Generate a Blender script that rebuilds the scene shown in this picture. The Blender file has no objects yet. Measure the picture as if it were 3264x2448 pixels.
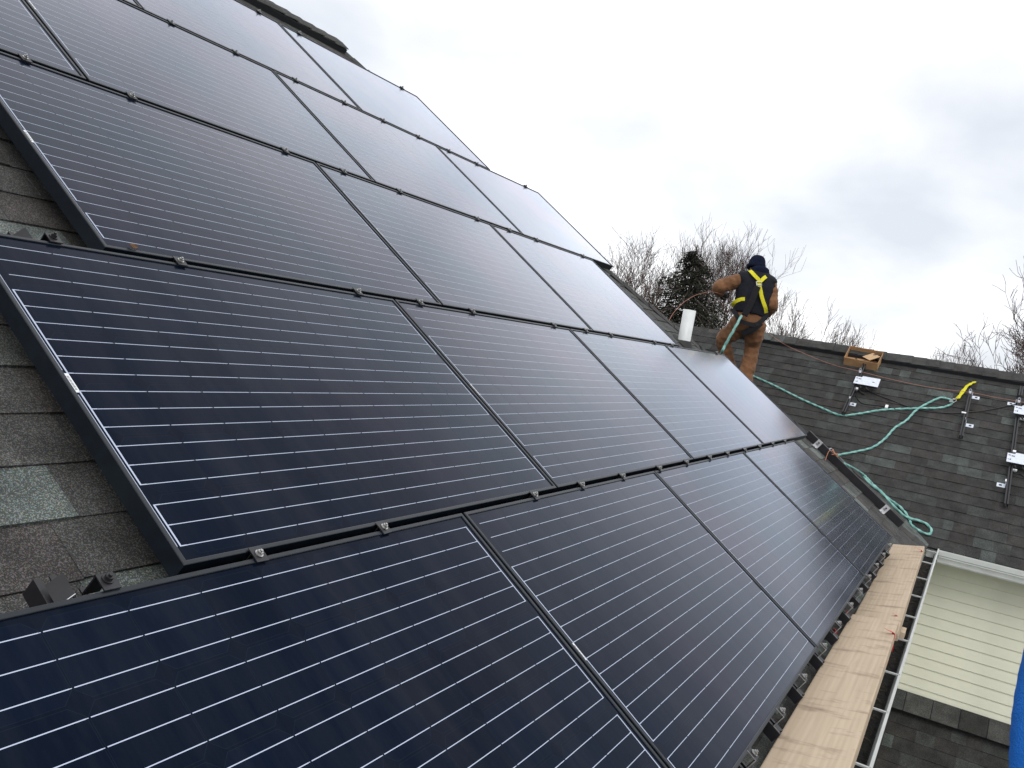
import bpy, bmesh, math, random
from mathutils import Vector, Matrix
R = math.radians
rng = random.Random(11)
scene = bpy.context.scene
col = scene.collection

# ------------------------------------------------------------------ camera
cam_data = bpy.data.cameras.new('camera')
cam_data.sensor_width = 36.0
cam_data.lens = 2849.7 / 3264 * 36.0
cam_data.clip_start = 0.02
cam_data.clip_end = 3000
cam = bpy.data.objects.new('camera', cam_data)
col.objects.link(cam)
right = Vector((0.46798623, -0.86686526, 0.17185316))
down = Vector((0.01409562, -0.18711551, -0.98223678))
fwd = Vector((0.88362334, 0.46209566, -0.07534848))
cam.matrix_world = Matrix(((right[0], -down[0], -fwd[0], -1.52017543),
                           (right[1], -down[1], -fwd[1], -0.39671825),
                           (right[2], -down[2], -fwd[2], 1.12928654), (0, 0, 0, 1)))
scene.camera = cam
CAM = Vector((-1.52017543, -0.39671825, 1.12928654))

# ------------------------------------------------------------------ sky and sun (overcast)
SUN_EL, SUN_AZ = R(48), R(242)
world = bpy.data.worlds.new('World')
scene.world = world
world.use_nodes = True
wn, wl = world.node_tree.nodes, world.node_tree.links
wn.clear()
out = wn.new('ShaderNodeOutputWorld')
bg = wn.new('ShaderNodeBackground')
sky = wn.new('ShaderNodeTexSky')
sky.sky_type = 'NISHITA'
sky.sun_disc = False
sky.sun_elevation = SUN_EL
sky.sun_rotation = SUN_AZ
sky.air_density = 1.0
tc = wn.new('ShaderNodeTexCoord')
sep = wn.new('ShaderNodeSeparateXYZ')
wl.new(tc.outputs['Generated'], sep.inputs[0])
def wmath(op, a, b=None, clamp=False):
    n = wn.new('ShaderNodeMath'); n.operation = op; n.use_clamp = clamp
    for i, v in enumerate((a, b)):
        if v is None: continue
        if isinstance(v, (int, float)): n.inputs[i].default_value = v
        else: wl.new(v, n.inputs[i])
    if op == 'MULTIPLY_ADD': n.inputs[2].default_value = 0.88
    return n.outputs[0]
zz = wmath('ADD', wmath('MAXIMUM', sep.outputs[2], 0.0), 0.38)
comb = wn.new('ShaderNodeCombineXYZ')
wl.new(wmath('DIVIDE', sep.outputs[0], zz), comb.inputs[0])
wl.new(wmath('DIVIDE', sep.outputs[1], zz), comb.inputs[1])
def wnoise(scale, detail, rough, dist, off):
    m = wn.new('ShaderNodeMapping'); m.inputs['Location'].default_value = off
    wl.new(comb.outputs[0], m.inputs[0])
    n = wn.new('ShaderNodeTexNoise'); n.inputs['Scale'].default_value = scale
    n.inputs['Detail'].default_value = detail; n.inputs['Roughness'].default_value = rough
    n.inputs['Distortion'].default_value = dist
    wl.new(m.outputs[0], n.inputs['Vector'])
    return n.outputs['Fac']
n1 = wnoise(1.15, 4, 0.45, 0.25, (9.5, 8.1, 4))
n2 = wnoise(3.4, 4, 0.5, 0.15, (7.7, 1.2, 3))
nn = wmath('ADD', wmath('MULTIPLY', n1, 0.58), wmath('MULTIPLY', n2, 0.42))
ramp = wn.new('ShaderNodeValToRGB')
wl.new(nn, ramp.inputs[0])
e = ramp.color_ramp.elements
e[0].position = 0.34; e[0].color = (0.67, 0.71, 0.77, 1)
e[1].position = 0.57; e[1].color = (1.22, 1.23, 1.25, 1)
e2 = e.new(0.465); e2.color = (0.86, 0.88, 0.92, 1)
SKY_K = 0.07
skym = wn.new('ShaderNodeVectorMath'); skym.operation = 'SCALE'
wl.new(sky.outputs[0], skym.inputs[0]); skym.inputs['Scale'].default_value = 0.10
skyc = wn.new('ShaderNodeVectorMath'); skyc.operation = 'SCALE'
wl.new(ramp.outputs[0], skyc.inputs[0])
skyc.inputs['Scale'].default_value = 1.22
mix = wn.new('ShaderNodeMix'); mix.data_type = 'RGBA'
mix.inputs[0].default_value = 0.93
wl.new(skym.outputs[0], mix.inputs[6]); wl.new(skyc.outputs[0], mix.inputs[7])
# the nishita sky lies behind the cloud deck; both go to the background at the low strength,
# the deck being scaled up by its inverse
fin = wn.new('ShaderNodeVectorMath'); fin.operation = 'SCALE'
wl.new(mix.outputs[2], fin.inputs[0]); fin.inputs['Scale'].default_value = 10.0
wl.new(fin.outputs[0], bg.inputs[0])
bg.inputs[1].default_value = 0.1
wl.new(bg.outputs[0], out.inputs[0])

sun_d = bpy.data.lights.new('sun', 'SUN')
sun_d.energy = 1.1
sun_d.angle = R(30)
sun_d.color = (1.0, 0.96, 0.9)
sun = bpy.data.objects.new('sun', sun_d)
col.objects.link(sun)
sdir = Vector((math.cos(SUN_EL) * math.sin(SUN_AZ), math.cos(SUN_EL) * math.cos(SUN_AZ), math.sin(SUN_EL)))
sun.rotation_euler = sdir.to_track_quat('Z', 'Y').to_euler()

scene.view_settings.view_transform = 'Standard'
scene.view_settings.look = 'None'
scene.view_settings.exposure = 0.0
scene.view_settings.gamma = 1.0
scene.view_settings.use_curve_mapping = False
scene.render.engine = 'CYCLES'

# ------------------------------------------------------------------ materials
def principled(name):
    m = bpy.data.materials.new(name); m.use_nodes = True
    return m, m.node_tree.nodes, m.node_tree.links, m.node_tree.nodes['Principled BSDF']
def mat(name, color, rough=0.6, metal=0.0, spec=0.5, var=0.0, scale=20, bump=0.0, bscale=200, coat=0.0, sheen=0.0):
    m, n, l, p = principled(name)
    p.inputs['Base Color'].default_value = (*color, 1)
    p.inputs['Roughness'].default_value = rough
    p.inputs['Metallic'].default_value = metal
    p.inputs['Specular IOR Level'].default_value = spec
    p.inputs['Coat Weight'].default_value = coat
    p.inputs['Sheen Weight'].default_value = sheen
    t = n.new('ShaderNodeTexCoord')
    if var > 0:
        t1 = n.new('ShaderNodeTexNoise'); t1.inputs['Scale'].default_value = scale; t1.inputs['Detail'].default_value = 6
        l.new(t.outputs['Object'], t1.inputs['Vector'])
        r = n.new('ShaderNodeMapRange'); r.inputs[1].default_value = 0.3; r.inputs[2].default_value = 0.7
        r.inputs[3].default_value = 1 - var; r.inputs[4].default_value = 1 + var
        l.new(t1.outputs['Fac'], r.inputs[0])
        v = n.new('ShaderNodeVectorMath'); v.operation = 'SCALE'
        v.inputs[0].default_value = color
        l.new(r.outputs[0], v.inputs['Scale']); l.new(v.outputs[0], p.inputs['Base Color'])
    if bump > 0:
        t2 = n.new('ShaderNodeTexNoise'); t2.inputs['Scale'].default_value = bscale; t2.inputs['Detail'].default_value = 3
        l.new(t.outputs['Object'], t2.inputs['Vector'])
        b = n.new('ShaderNodeBump'); b.inputs['Strength'].default_value = bump; b.inputs['Distance'].default_value = 0.01
        l.new(t2.outputs['Fac'], b.inputs['Height']); l.new(b.outputs[0], p.inputs['Normal'])
    return m

def shingle_material():
    m, n, l, p = principled('asphalt_granules')
    a = n.new('ShaderNodeAttribute'); a.attribute_name = 'tint'
    t = n.new('ShaderNodeTexCoord')
    geo = n.new('ShaderNodeNewGeometry')
    g = n.new('ShaderNodeTexVoronoi'); g.inputs['Scale'].default_value = 480
    l.new(geo.outputs['Position'], g.inputs['Vector'])
    sepc = n.new('ShaderNodeSeparateColor'); l.new(g.outputs['Color'], sepc.inputs[0])
    r = n.new('ShaderNodeMapRange'); r.interpolation_type = 'SMOOTHSTEP'
    r.inputs[1].default_value = 0.45; r.inputs[2].default_value = 1.0; r.inputs[3].default_value = 0.66; r.inputs[4].default_value = 2.2
    l.new(sepc.outputs[0], r.inputs[0])
    b1 = n.new('ShaderNodeTexNoise'); b1.inputs['Scale'].default_value = 9; b1.inputs['Detail'].default_value = 6
    l.new(geo.outputs['Position'], b1.inputs['Vector'])
    r2 = n.new('ShaderNodeMapRange'); r2.inputs[1].default_value = 0.3; r2.inputs[2].default_value = 0.7; r2.inputs[3].default_value = 0.7; r2.inputs[4].default_value = 1.3
    l.new(b1.outputs['Fac'], r2.inputs[0])
    mu = n.new('ShaderNodeMath'); mu.operation = 'MULTIPLY'
    l.new(r.outputs[0], mu.inputs[0]); l.new(r2.outputs[0], mu.inputs[1])
    v = n.new('ShaderNodeVectorMath'); v.operation = 'SCALE'
    l.new(a.outputs['Color'], v.inputs[0]); l.new(mu.outputs[0], v.inputs['Scale'])
    # warm / green flecks
    fl = n.new('ShaderNodeMix'); fl.data_type = 'RGBA'; fl.blend_type = 'MULTIPLY'; fl.inputs[0].default_value = 0.35
    hc = n.new('ShaderNodeCombineColor')
    l.new(sepc.outputs[1], hc.inputs[0]); hc.inputs[1].default_value = 0.54; l.new(sepc.outputs[2], hc.inputs[2])
    l.new(v.outputs[0], fl.inputs[6]); l.new(hc.outputs[0], fl.inputs[7])
    l.new(fl.outputs[2], p.inputs['Base Color'])
    p.inputs['Roughness'].default_value = 0.92
    p.inputs['Specular IOR Level'].default_value = 0.25
    bp = n.new('ShaderNodeBump'); bp.inputs['Strength'].default_value = 0.5; bp.inputs['Distance'].default_value = 0.002
    l.new(g.outputs['Distance'], bp.inputs['Height']); l.new(bp.outputs[0], p.inputs['Normal'])
    return m

def cell_material(name, color, rough, var, fade=False):
    m, n, l, p = principled(name)
    t = n.new('ShaderNodeTexCoord'); oi = n.new('ShaderNodeObjectInfo')
    geo = n.new('ShaderNodeNewGeometry')
    v = n.new('ShaderNodeVectorMath'); v.operation = 'SCALE'; v.inputs[0].default_value = color
    r = n.new('ShaderNodeMapRange'); r.inputs[3].default_value = 1 - var; r.inputs[4].default_value = 1 + var
    l.new(oi.outputs['Random'], r.inputs[0]); l.new(r.outputs[0], v.inputs['Scale'])
    # thin dust film with runs down the slope
    dm_ = n.new('ShaderNodeMapping'); dm_.inputs['Scale'].default_value = (9.0, 1.6, 1.6)
    l.new(geo.outputs['Position'], dm_.inputs[0])
    dn = n.new('ShaderNodeTexNoise'); dn.inputs['Scale'].default_value = 1.0; dn.inputs['Detail'].default_value = 9; dn.inputs['Roughness'].default_value = 0.65
    l.new(dm_.outputs[0], dn.inputs['Vector'])
    dr = n.new('ShaderNodeMapRange'); dr.inputs[1].default_value = 0.42; dr.inputs[2].default_value = 0.8; dr.inputs[3].default_value = 0.0; dr.inputs[4].default_value = 0.035
    l.new(dn.outputs['Fac'], dr.inputs[0])
    dmx = n.new('ShaderNodeMix'); dmx.data_type = 'RGBA'; l.new(dr.outputs[0], dmx.inputs[0])
    dmx.inputs[7].default_value = (0.30, 0.30, 0.29, 1)
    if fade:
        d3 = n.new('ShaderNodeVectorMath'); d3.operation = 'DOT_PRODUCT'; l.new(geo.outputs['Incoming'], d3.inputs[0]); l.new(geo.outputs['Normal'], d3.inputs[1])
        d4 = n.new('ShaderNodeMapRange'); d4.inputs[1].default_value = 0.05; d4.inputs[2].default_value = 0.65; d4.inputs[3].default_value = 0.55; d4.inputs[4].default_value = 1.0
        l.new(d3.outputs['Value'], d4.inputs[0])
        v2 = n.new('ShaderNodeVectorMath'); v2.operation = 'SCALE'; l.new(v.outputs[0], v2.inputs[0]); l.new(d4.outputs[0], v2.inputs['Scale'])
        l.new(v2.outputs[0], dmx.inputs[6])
    else: l.new(v.outputs[0], dmx.inputs[6])
    l.new(dmx.outputs[2], p.inputs['Base Color'])
    p.inputs['Roughness'].default_value = 0.6
    p.inputs['Specular IOR Level'].default_value = 0.0
    # anti-reflective solar glass: low mirror at normal incidence, strong at grazing
    dt = n.new('ShaderNodeVectorMath'); dt.operation = 'DOT_PRODUCT'
    l.new(geo.outputs['Incoming'], dt.inputs[0]); l.new(geo.outputs['Normal'], dt.inputs[1])
    ab = n.new('ShaderNodeMath'); ab.operation = 'ABSOLUTE'; l.new(dt.outputs['Value'], ab.inputs[0])
    om = n.new('ShaderNodeMath'); om.operation = 'SUBTRACT'; om.inputs[0].default_value = 1.0; l.new(ab.outputs[0], om.inputs[1])
    pw = n.new('ShaderNodeMath'); pw.operation = 'POWER'; pw.inputs[1].default_value = GL_POW; l.new(om.outputs[0], pw.inputs[0])
    fa = n.new('ShaderNodeMath'); fa.operation = 'MULTIPLY_ADD'; fa.use_clamp = True; fa.inputs[1].default_value = GL_A; fa.inputs[2].default_value = GL_F0
    l.new(pw.outputs[0], fa.inputs[0])
    gl = n.new('ShaderNodeBsdfGlossy'); gl.distribution = 'MULTI_GGX'
    nz = n.new('ShaderNodeTexNoise'); nz.inputs['Scale'].default_value = 1.6; nz.inputs['Detail'].default_value = 8
    l.new(geo.outputs['Position'], nz.inputs['Vector'])
    rr = n.new('ShaderNodeMapRange'); rr.inputs[1].default_value = 0.3; rr.inputs[2].default_value = 0.7
    rr.inputs[3].default_value = rough - 0.02; rr.inputs[4].default_value = rough + 0.02
    l.new(nz.outputs['Fac'], rr.inputs[0]); l.new(rr.outputs[0], gl.inputs['Roughness'])
    # faint pink and blue cast of the coating
    cn = n.new('ShaderNodeTexNoise'); cn.inputs['Scale'].default_value = 1.3; cn.inputs['Detail'].default_value = 2; l.new(geo.outputs['Position'], cn.inputs['Vector'])
    cr = n.new('ShaderNodeValToRGB'); cr.color_ramp.elements[0].position = 0.35; cr.color_ramp.elements[1].position = 0.65
    cr.color_ramp.elements[0].color = (0.83, 0.90, 1.0, 1); cr.color_ramp.elements[1].color = (0.91, 0.905, 1.0, 1)
    l.new(cn.outputs['Fac'], cr.inputs[0]); l.new(cr.outputs[0], gl.inputs['Color'])
    mxs = n.new('ShaderNodeMixShader'); l.new(fa.outputs[0], mxs.inputs[0]); l.new(p.outputs[0], mxs.inputs[1]); l.new(gl.outputs[0], mxs.inputs[2])
    l.new(mxs.outputs[0], n['Material Output'].inputs['Surface'])
    return m
GL_POW, GL_F0, GL_A = 7.4, 0.005, 2.7
GLASS_R = 0.15
M = {}
M['shingle'] = shingle_material()
M['cell'] = cell_material('silicon_cell_under_glass', (0.0016, 0.0052, 0.0150), GLASS_R, 0.12)
M['back'] = cell_material('black_backsheet_under_glass', (0.0014, 0.0045, 0.0128), GLASS_R, 0.0)
M['ribbon'] = cell_material('tinned_ribbon_under_glass', (0.47, 0.53, 0.66), GLASS_R, 0.0, True)
M['celledge'] = cell_material('cell_edge_under_glass', (0.0065, 0.0115, 0.023), GLASS_R, 0.0)
M['frame'] = mat('black_anodised_frame', (0.004, 0.0075, 0.013), 0.38, 0.0, 0.4, 0.25, 30)
M['black'] = mat('black_anodised_rail', (0.010, 0.010, 0.013), 0.42, 0.0, 0.5, 0.3, 25)
M['steel'] = mat('stainless_steel', (0.42, 0.42, 0.41), 0.36, 1.0, 0.5, 0.15, 60)
M['alu'] = mat('mill_aluminium', (0.62, 0.63, 0.65), 0.38, 0.85, 0.5, 0.12, 40)
M['galv'] = mat('galvanised_plate', (0.62, 0.66, 0.74), 0.5, 0.25, 0.5, 0.1, 35)
M['ink'] = mat('printed_ink', (0.03, 0.03, 0.035), 0.6)
M['label'] = mat('white_label', (0.75, 0.77, 0.8), 0.5)
M['white'] = mat('white_painted_aluminium', (0.60, 0.62, 0.61), 0.4, 0, 0.5, 0.07, 8)
M['pvc'] = mat('white_pvc', (0.66, 0.68, 0.68), 0.4, 0, 0.5, 0.06, 12)
M['vinyl'] = mat('cream_vinyl_siding', (0.76, 0.76, 0.635), 0.55, 0, 0.4, 0.05, 5, 0.12, 160)
M['deck'] = mat('roofing_felt', (0.03, 0.03, 0.03), 0.95)
M['ventblack'] = mat('black_ridge_vent', (0.016, 0.017, 0.022), 0.8)
M['card'] = mat('corrugated_cardboard', (0.42, 0.25, 0.13), 0.85, 0, 0.2, 0.12, 18, 0.2, 150)
M['cardin'] = mat('cardboard_flap', (0.46, 0.31, 0.18), 0.85, 0, 0.2, 0.08, 22)
M['yellow'] = mat('yellow_webbing', (0.62, 0.57, 0.02), 0.75, 0, 0.3, 0.12, 60, 0.3, 600)
M['webblack'] = mat('black_webbing', (0.012, 0.012, 0.014), 0.85, 0, 0.2)
M['orange'] = mat('orange_string', (0.45, 0.19, 0.13), 0.7)
M['red'] = mat('red_plastic_strap', (0.55, 0.02, 0.025), 0.5, 0, 0.4, 0.15, 40)
M['cable'] = mat('black_cable', (0.01, 0.01, 0.012), 0.5)
M['copper'] = mat('copper_wire', (0.42, 0.17, 0.09), 0.45, 0.5)
M['leaf'] = mat('dead_leaf', (0.10, 0.055, 0.03), 0.8, 0, 0.2, 0.3, 60)
M['debris'] = mat('dry_needles', (0.07, 0.058, 0.045), 0.9, 0, 0.2, 0.4, 12)
M['gutterdark'] = mat('dark_gutter_lining', (0.009, 0.009, 0.008), 0.8, 0, 0.4, 0.5, 30, 0.8, 60)  # near-black tone of the lining added inside the near gutter
M['rubber'] = mat('black_rubber', (0.015, 0.015, 0.015), 0.7)
M['duck'] = mat('brown_duck_cloth', (0.175, 0.085, 0.042), 0.9, 0, 0.2, 0.25, 9, 0.9, 16, 0, 0.1)
M['vest'] = mat('black_quilted_vest', (0.011, 0.012, 0.018), 0.85, 0, 0.2, 0.3, 14, 0.5, 30)
M['navy'] = mat('navy_knit', (0.007, 0.010, 0.024), 0.95, 0, 0.1, 0.25, 40, 0.5, 220)
M['skin'] = mat('skin', (0.45, 0.25, 0.17), 0.55)
M['glove'] = mat('dark_work_glove', (0.02, 0.018, 0.018), 0.8)
M['boot'] = mat('brown_leather_boot', (0.07, 0.035, 0.02), 0.6)
M['bluecloth'] = mat('bright_blue_cloth', (0.010, 0.12, 0.46), 0.8, 0, 0.2, 0.08, 30, 0.35, 500)
M['bark'] = mat('grey_brown_bark', (0.075, 0.062, 0.056), 0.9, 0, 0.15, 0.3, 2)
M['twig'] = mat('reddish_twigs', (0.085, 0.060, 0.054), 0.9, 0, 0.15, 0.25, 1.5)
M['needle'] = mat('spruce_needles', (0.024, 0.026, 0.019), 0.9, 0, 0.15, 0.5, 1.3)
M['grass'] = mat('winter_grass', (0.07, 0.075, 0.035), 0.95, 0, 0.1, 0.35, 0.6)

def rope_material():
    m, n, l, p = principled('teal_polypropylene_rope')
    t = n.new('ShaderNodeNewGeometry')
    nz = n.new('ShaderNodeTexNoise'); nz.inputs['Scale'].default_value = 30; nz.inputs['Detail'].default_value = 5
    l.new(t.outputs['Position'], nz.inputs['Vector'])
    r = n.new('ShaderNodeValToRGB'); r.color_ramp.elements[0].position = 0.35; r.color_ramp.elements[1].position = 0.68
    r.color_ramp.elements[0].color = (0.12, 0.33, 0.30, 1); r.color_ramp.elements[1].color = (0.27, 0.49, 0.44, 1)
    l.new(nz.outputs['Fac'], r.inputs[0]); l.new(r.outputs[0], p.inputs['Base Color'])
    p.inputs['Roughness'].default_value = 0.6
    return m
M['rope'] = rope_material()

def wood_material():
    m, n, l, p = principled('rough_pine_board')
    t = n.new('ShaderNodeTexCoord')
    mp = n.new('ShaderNodeMapping'); mp.inputs['Scale'].default_value = (0.7, 16.0, 16.0)
    l.new(t.outputs['Object'], mp.inputs[0])
    g = n.new('ShaderNodeTexNoise'); g.inputs['Scale'].default_value = 2.2; g.inputs['Detail'].default_value = 7; g.inputs['Distortion'].default_value = 1.2
    l.new(mp.outputs[0], g.inputs['Vector'])
    w = n.new('ShaderNodeTexWave'); w.wave_type = 'BANDS'; w.bands_direction = 'Y'
    w.inputs['Scale'].default_value = 0.9; w.inputs['Distortion'].default_value = 9; w.inputs['Detail'].default_value = 2; w.inputs['Detail Scale'].default_value = 0.7
    l.new(mp.outputs[0], w.inputs['Vector'])
    r = n.new('ShaderNodeValToRGB')
    e = r.color_ramp.elements
    e[0].position = 0.25; e[0].color = (0.43, 0.34, 0.245, 1); e[1].position = 0.8; e[1].color = (0.56, 0.455, 0.34, 1)
    a = n.new('ShaderNodeMath'); a.operation = 'MULTIPLY_ADD'; a.inputs[1].default_value = 0.12
    l.new(w.outputs['Fac'], a.inputs[0]); 
    b0 = n.new('ShaderNodeMath'); b0.operation = 'MULTIPLY'; b0.inputs[1].default_value = 0.75
    l.new(g.outputs['Fac'], b0.inputs[0]); l.new(b0.outputs[0], a.inputs[2]); l.new(a.outputs[0], r.inputs[0])
    # grey scuffs and dark checks across the board
    mp2 = n.new('ShaderNodeMapping'); mp2.inputs['Scale'].default_value = (9.0, 3.0, 2.0)
    l.new(t.outputs['Object'], mp2.inputs[0])
    s = n.new('ShaderNodeTexNoise'); s.inputs['Scale'].default_value = 1.3; s.inputs['Detail'].default_value = 8; s.inputs['Roughness'].default_value = 0.62
    l.new(mp2.outputs[0], s.inputs['Vector'])
    sr = n.new('ShaderNodeMapRange'); sr.inputs[1].default_value = 0.53; sr.inputs[2].default_value = 0.68; sr.inputs[3].default_value = 0; sr.inputs[4].default_value = 0.75
    l.new(s.outputs['Fac'], sr.inputs[0])
    mx = n.new('ShaderNodeMix'); mx.data_type = 'RGBA'; l.new(sr.outputs[0], mx.inputs[0])
    l.new(r.outputs[0], mx.inputs[6]); mx.inputs[7].default_value = (0.20, 0.14, 0.10, 1)
    # band-saw ribs
    sw = n.new('ShaderNodeTexWave'); sw.wave_type = 'BANDS'; sw.bands_direction = 'X'; sw.inputs['Scale'].default_value = 60; sw.inputs['Distortion'].default_value = 1.0
    l.new(t.outputs['Object'], sw.inputs['Vector'])
    md = n.new('ShaderNodeMapRange'); md.inputs[3].default_value = 0.88; md.inputs[4].default_value = 1.05
    l.new(sw.outputs['Fac'], md.inputs[0])
    v = n.new('ShaderNodeVectorMath'); v.operation = 'SCALE'
    l.new(mx.outputs[2], v.inputs[0]); l.new(md.outputs[0], v.inputs['Scale'])
    l.new(v.outputs[0], p.inputs['Base Color'])
    p.inputs['Roughness'].default_value = 0.8
    p.inputs['Specular IOR Level'].default_value = 0.25
    bp = n.new('ShaderNodeBump'); bp.inputs['Strength'].default_value = 0.4; bp.inputs['Distance'].default_value = 0.002
    l.new(sw.outputs['Fac'], bp.inputs['Height']); l.new(bp.outputs[0], p.inputs['Normal'])
    return m
M['wood'] = wood_material()

# ------------------------------------------------------------------ helpers
def tag(o, label=None, cat=None, group=None, kind=None):
    if label: o['label'] = label
    if cat: o['category'] = cat
    if group: o['group'] = group
    if kind: o['kind'] = kind
    return o
def empty(name, loc=(0, 0, 0), rot=(0, 0, 0)):
    o = bpy.data.objects.new(name, None); col.objects.link(o)
    o.location = loc; o.rotation_euler = rot; o.empty_display_size = 0.1
    return o
def link(name, me, parent=None, loc=None, rot=None):
    o = bpy.data.objects.new(name, me); col.objects.link(o)
    if parent: o.parent = parent
    if loc is not None: o.location = loc
    if rot is not None: o.rotation_euler = rot
    return o
class MB:
    def __init__(s): s.v = []; s.f = []; s.mi = []; s.cur = 0; s.tint = None; s.tints = []
    def add(s, vs, fs, tint=None):
        k = len(s.v); s.v += [tuple(x) for x in vs]
        for f in fs:
            s.f.append([i + k for i in f]); s.mi.append(s.cur); s.tints.append(tint)
        return s
    def box(s, c, d, M3=None):
        hx, hy, hz = d[0] / 2, d[1] / 2, d[2] / 2
        vs = [Vector((x, y, z)) for x in (-hx, hx) for y in (-hy, hy) for z in (-hz, hz)]
        if M3 is not None: vs = [M3 @ v for v in vs]
        vs = [v + Vector(c) for v in vs]
        return s.add(vs, [(0, 1, 3, 2), (4, 6, 7, 5), (0, 4, 5, 1), (2, 3, 7, 6), (0, 2, 6, 4), (1, 5, 7, 3)])
    def b2(s, a, b):
        return s.box([(a[i] + b[i]) / 2 for i in range(3)], [abs(b[i] - a[i]) for i in range(3)])
    def tube(s, pts, rad, n=8, cap=True, twist=0, flat=1.0, up=None, lobes=0, amp=0, pitch=0.05):
        pts = [Vector(p) for p in pts]; m = len(pts)
        rads = rad if isinstance(rad, (list, tuple)) else [rad] * m
        rings = []; prev = None; L = 0
        for i in range(m):
            t = (pts[min(i + 1, m - 1)] - pts[max(i - 1, 0)]).normalized()
            if prev is None:
                a = Vector(up) if up else (Vector((0, 0, 1)) if abs(t.z) < 0.9 else Vector((1, 0, 0)))
            else: a = prev
            x = (a - t * a.dot(t)).normalized(); y = t.cross(x); prev = x
            if i: L += (pts[i] - pts[i - 1]).length
            ring = []
            for k in range(n):
                th = 2 * math.pi * k / n
                r = rads[i] * (1 + (amp * math.cos(lobes * th - 2 * math.pi * L / pitch) if lobes else 0))
                ring.append(pts[i] + x * math.cos(th) * r * flat + y * math.sin(th) * r)
            rings.append(ring)
        vs = [p for r_ in rings for p in r_]
        fs = [(i * n + k, i * n + (k + 1) % n, (i + 1) * n + (k + 1) % n, (i + 1) * n + k) for i in range(m - 1) for k in range(n)]
        if cap: fs += [tuple(range(n))[::-1], tuple((m - 1) * n + k for k in range(n))]
        return s.add(vs, fs)
    def prism(s, poly, a, b, axis_u, axis_v, origin, ext):
        """poly in (u,v); extruded along ext from a to b"""
        U, V, E, O = Vector(axis_u), Vector(axis_v), Vector(ext), Vector(origin)
        n = len(poly)
        vs = [O + U * p[0] + V * p[1] + E * a for p in poly] + [O + U * p[0] + V * p[1] + E * b for p in poly]
        fs = [tuple(range(n))[::-1], tuple(range(n, 2 * n))] + [(i, (i + 1) % n, n + (i + 1) % n, n + i) for i in range(n)]
        return s.add(vs, fs)
    def mesh(s, name, mats, smooth=False):
        me = bpy.data.meshes.new(name)
        me.from_pydata(s.v, [], s.f)
        for m_ in (mats if isinstance(mats, (list, tuple)) else [mats]): me.materials.append(m_)
        me.polygons.foreach_set('material_index', s.mi)
        if smooth: me.polygons.foreach_set('use_smooth', [True] * len(s.f))
        if any(t is not None for t in s.tints):
            at = me.color_attributes.new('tint', 'FLOAT_COLOR', 'CORNER')
            buf = []
            for p, t in zip(me.polygons, s.tints):
                t = t or (0.05, 0.05, 0.05)
                buf += [t[0], t[1], t[2], 1.0] * p.loop_total
            at.data.foreach_set('color', buf)
        me.update()
        return me
    def build(s, name, mats, parent=None, loc=None, rot=None, smooth=False):
        me = s.mesh(name, mats, smooth)
        bm = bmesh.new(); bm.from_mesh(me); bmesh.ops.recalc_face_normals(bm, faces=bm.faces); bm.to_mesh(me); bm.free()
        return link(name, me, parent, loc, rot)
def bevel(o, w, seg=2):
    m = o.modifiers.new('bevel', 'BEVEL'); m.width = w; m.segments = seg; m.limit_method = 'ANGLE'
    return o
def spline(pts, k=8):
    pts = [Vector(p) for p in pts]; out_ = []
    for i in range(len(pts) - 1):
        p0 = pts[max(i - 1, 0)]; p1 = pts[i]; p2 = pts[i + 1]; p3 = pts[min(i + 2, len(pts) - 1)]
        for j in range(k):
            t = j / k
            out_.append(0.5 * ((2 * p1) + (p2 - p0) * t + (2 * p0 - 5 * p1 + 4 * p2 - p3) * t * t + (3 * p1 - p0 - 3 * p2 + p3) * t ** 3))
    out_.append(pts[-1])
    return out_
ORD = ['first', 'second', 'third', 'fourth', 'fifth', 'sixth', 'seventh', 'eighth', 'ninth', 'tenth', 'eleventh', 'twelfth', 'thirteenth', 'fourteenth', 'fifteenth', 'sixteenth']

# ------------------------------------------------------------------ frames of reference
PITCH = math.atan2(8, 12)
SP, CP = math.sin(PITCH), math.cos(PITCH)
def onp(u, v, n=0.0):            # point in the plane of the panels (u along eave, v up slope, n off it)
    return Vector((u, v * CP - n * SP, v * SP + n * CP))
ROOF_N = -0.13                   # top of the shingles below the panel glass
WX, WZ = 7.55, -0.29             # eave line of the far wing
def onw(y, b, n=0.0):            # point on the wing roof: y along its eave, b up its slope
    return Vector((WX + b * CP - n * SP, y, WZ + b * SP + n * CP))
WING_B = 2.47 / CP
Q = (7.96, 0.21)
HIP = [(4.4, 4.88), (6.45, 1.95), Q]     # plan points of the hip, ridge end to valley
EAVE_Y = -0.19
def zmain(y): return y * SP / CP + ROOF_N / CP
GROUND = -5.6

def clip(poly, region):
    out_ = list(poly)
    n = len(region)
    for i in range(n):
        ax, ay = region[i]; bx, by = region[(i + 1) % n]
        inp = out_; out_ = []
        if not inp: return []
        def side(p): return (bx - ax) * (p[1] - ay) - (by - ay) * (p[0] - ax)
        for j in range(len(inp)):
            p, q = inp[j], inp[(j + 1) % len(inp)]
            sp, sq = side(p), side(q)
            if sp >= 0: out_.append(p)
            if (sp >= 0) != (sq >= 0):
                t = sp / (sp - sq); out_.append((p[0] + (q[0] - p[0]) * t, p[1] + (q[1] - p[1]) * t))
    return out_

# ------------------------------------------------------------------ ground
gb = MB()
for i in range(24):
    for j in range(24):
        x0, y0 = -900 + i * 75, -900 + j * 75
        gb.add([(x0, y0, 0), (x0 + 75, y0, 0), (x0 + 75, y0 + 75, 0), (x0, y0 + 75, 0)], [(0, 1, 2, 3)])
tag(gb.build('ground', M['grass'], None, (0, 0, GROUND)), kind='structure')

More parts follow.
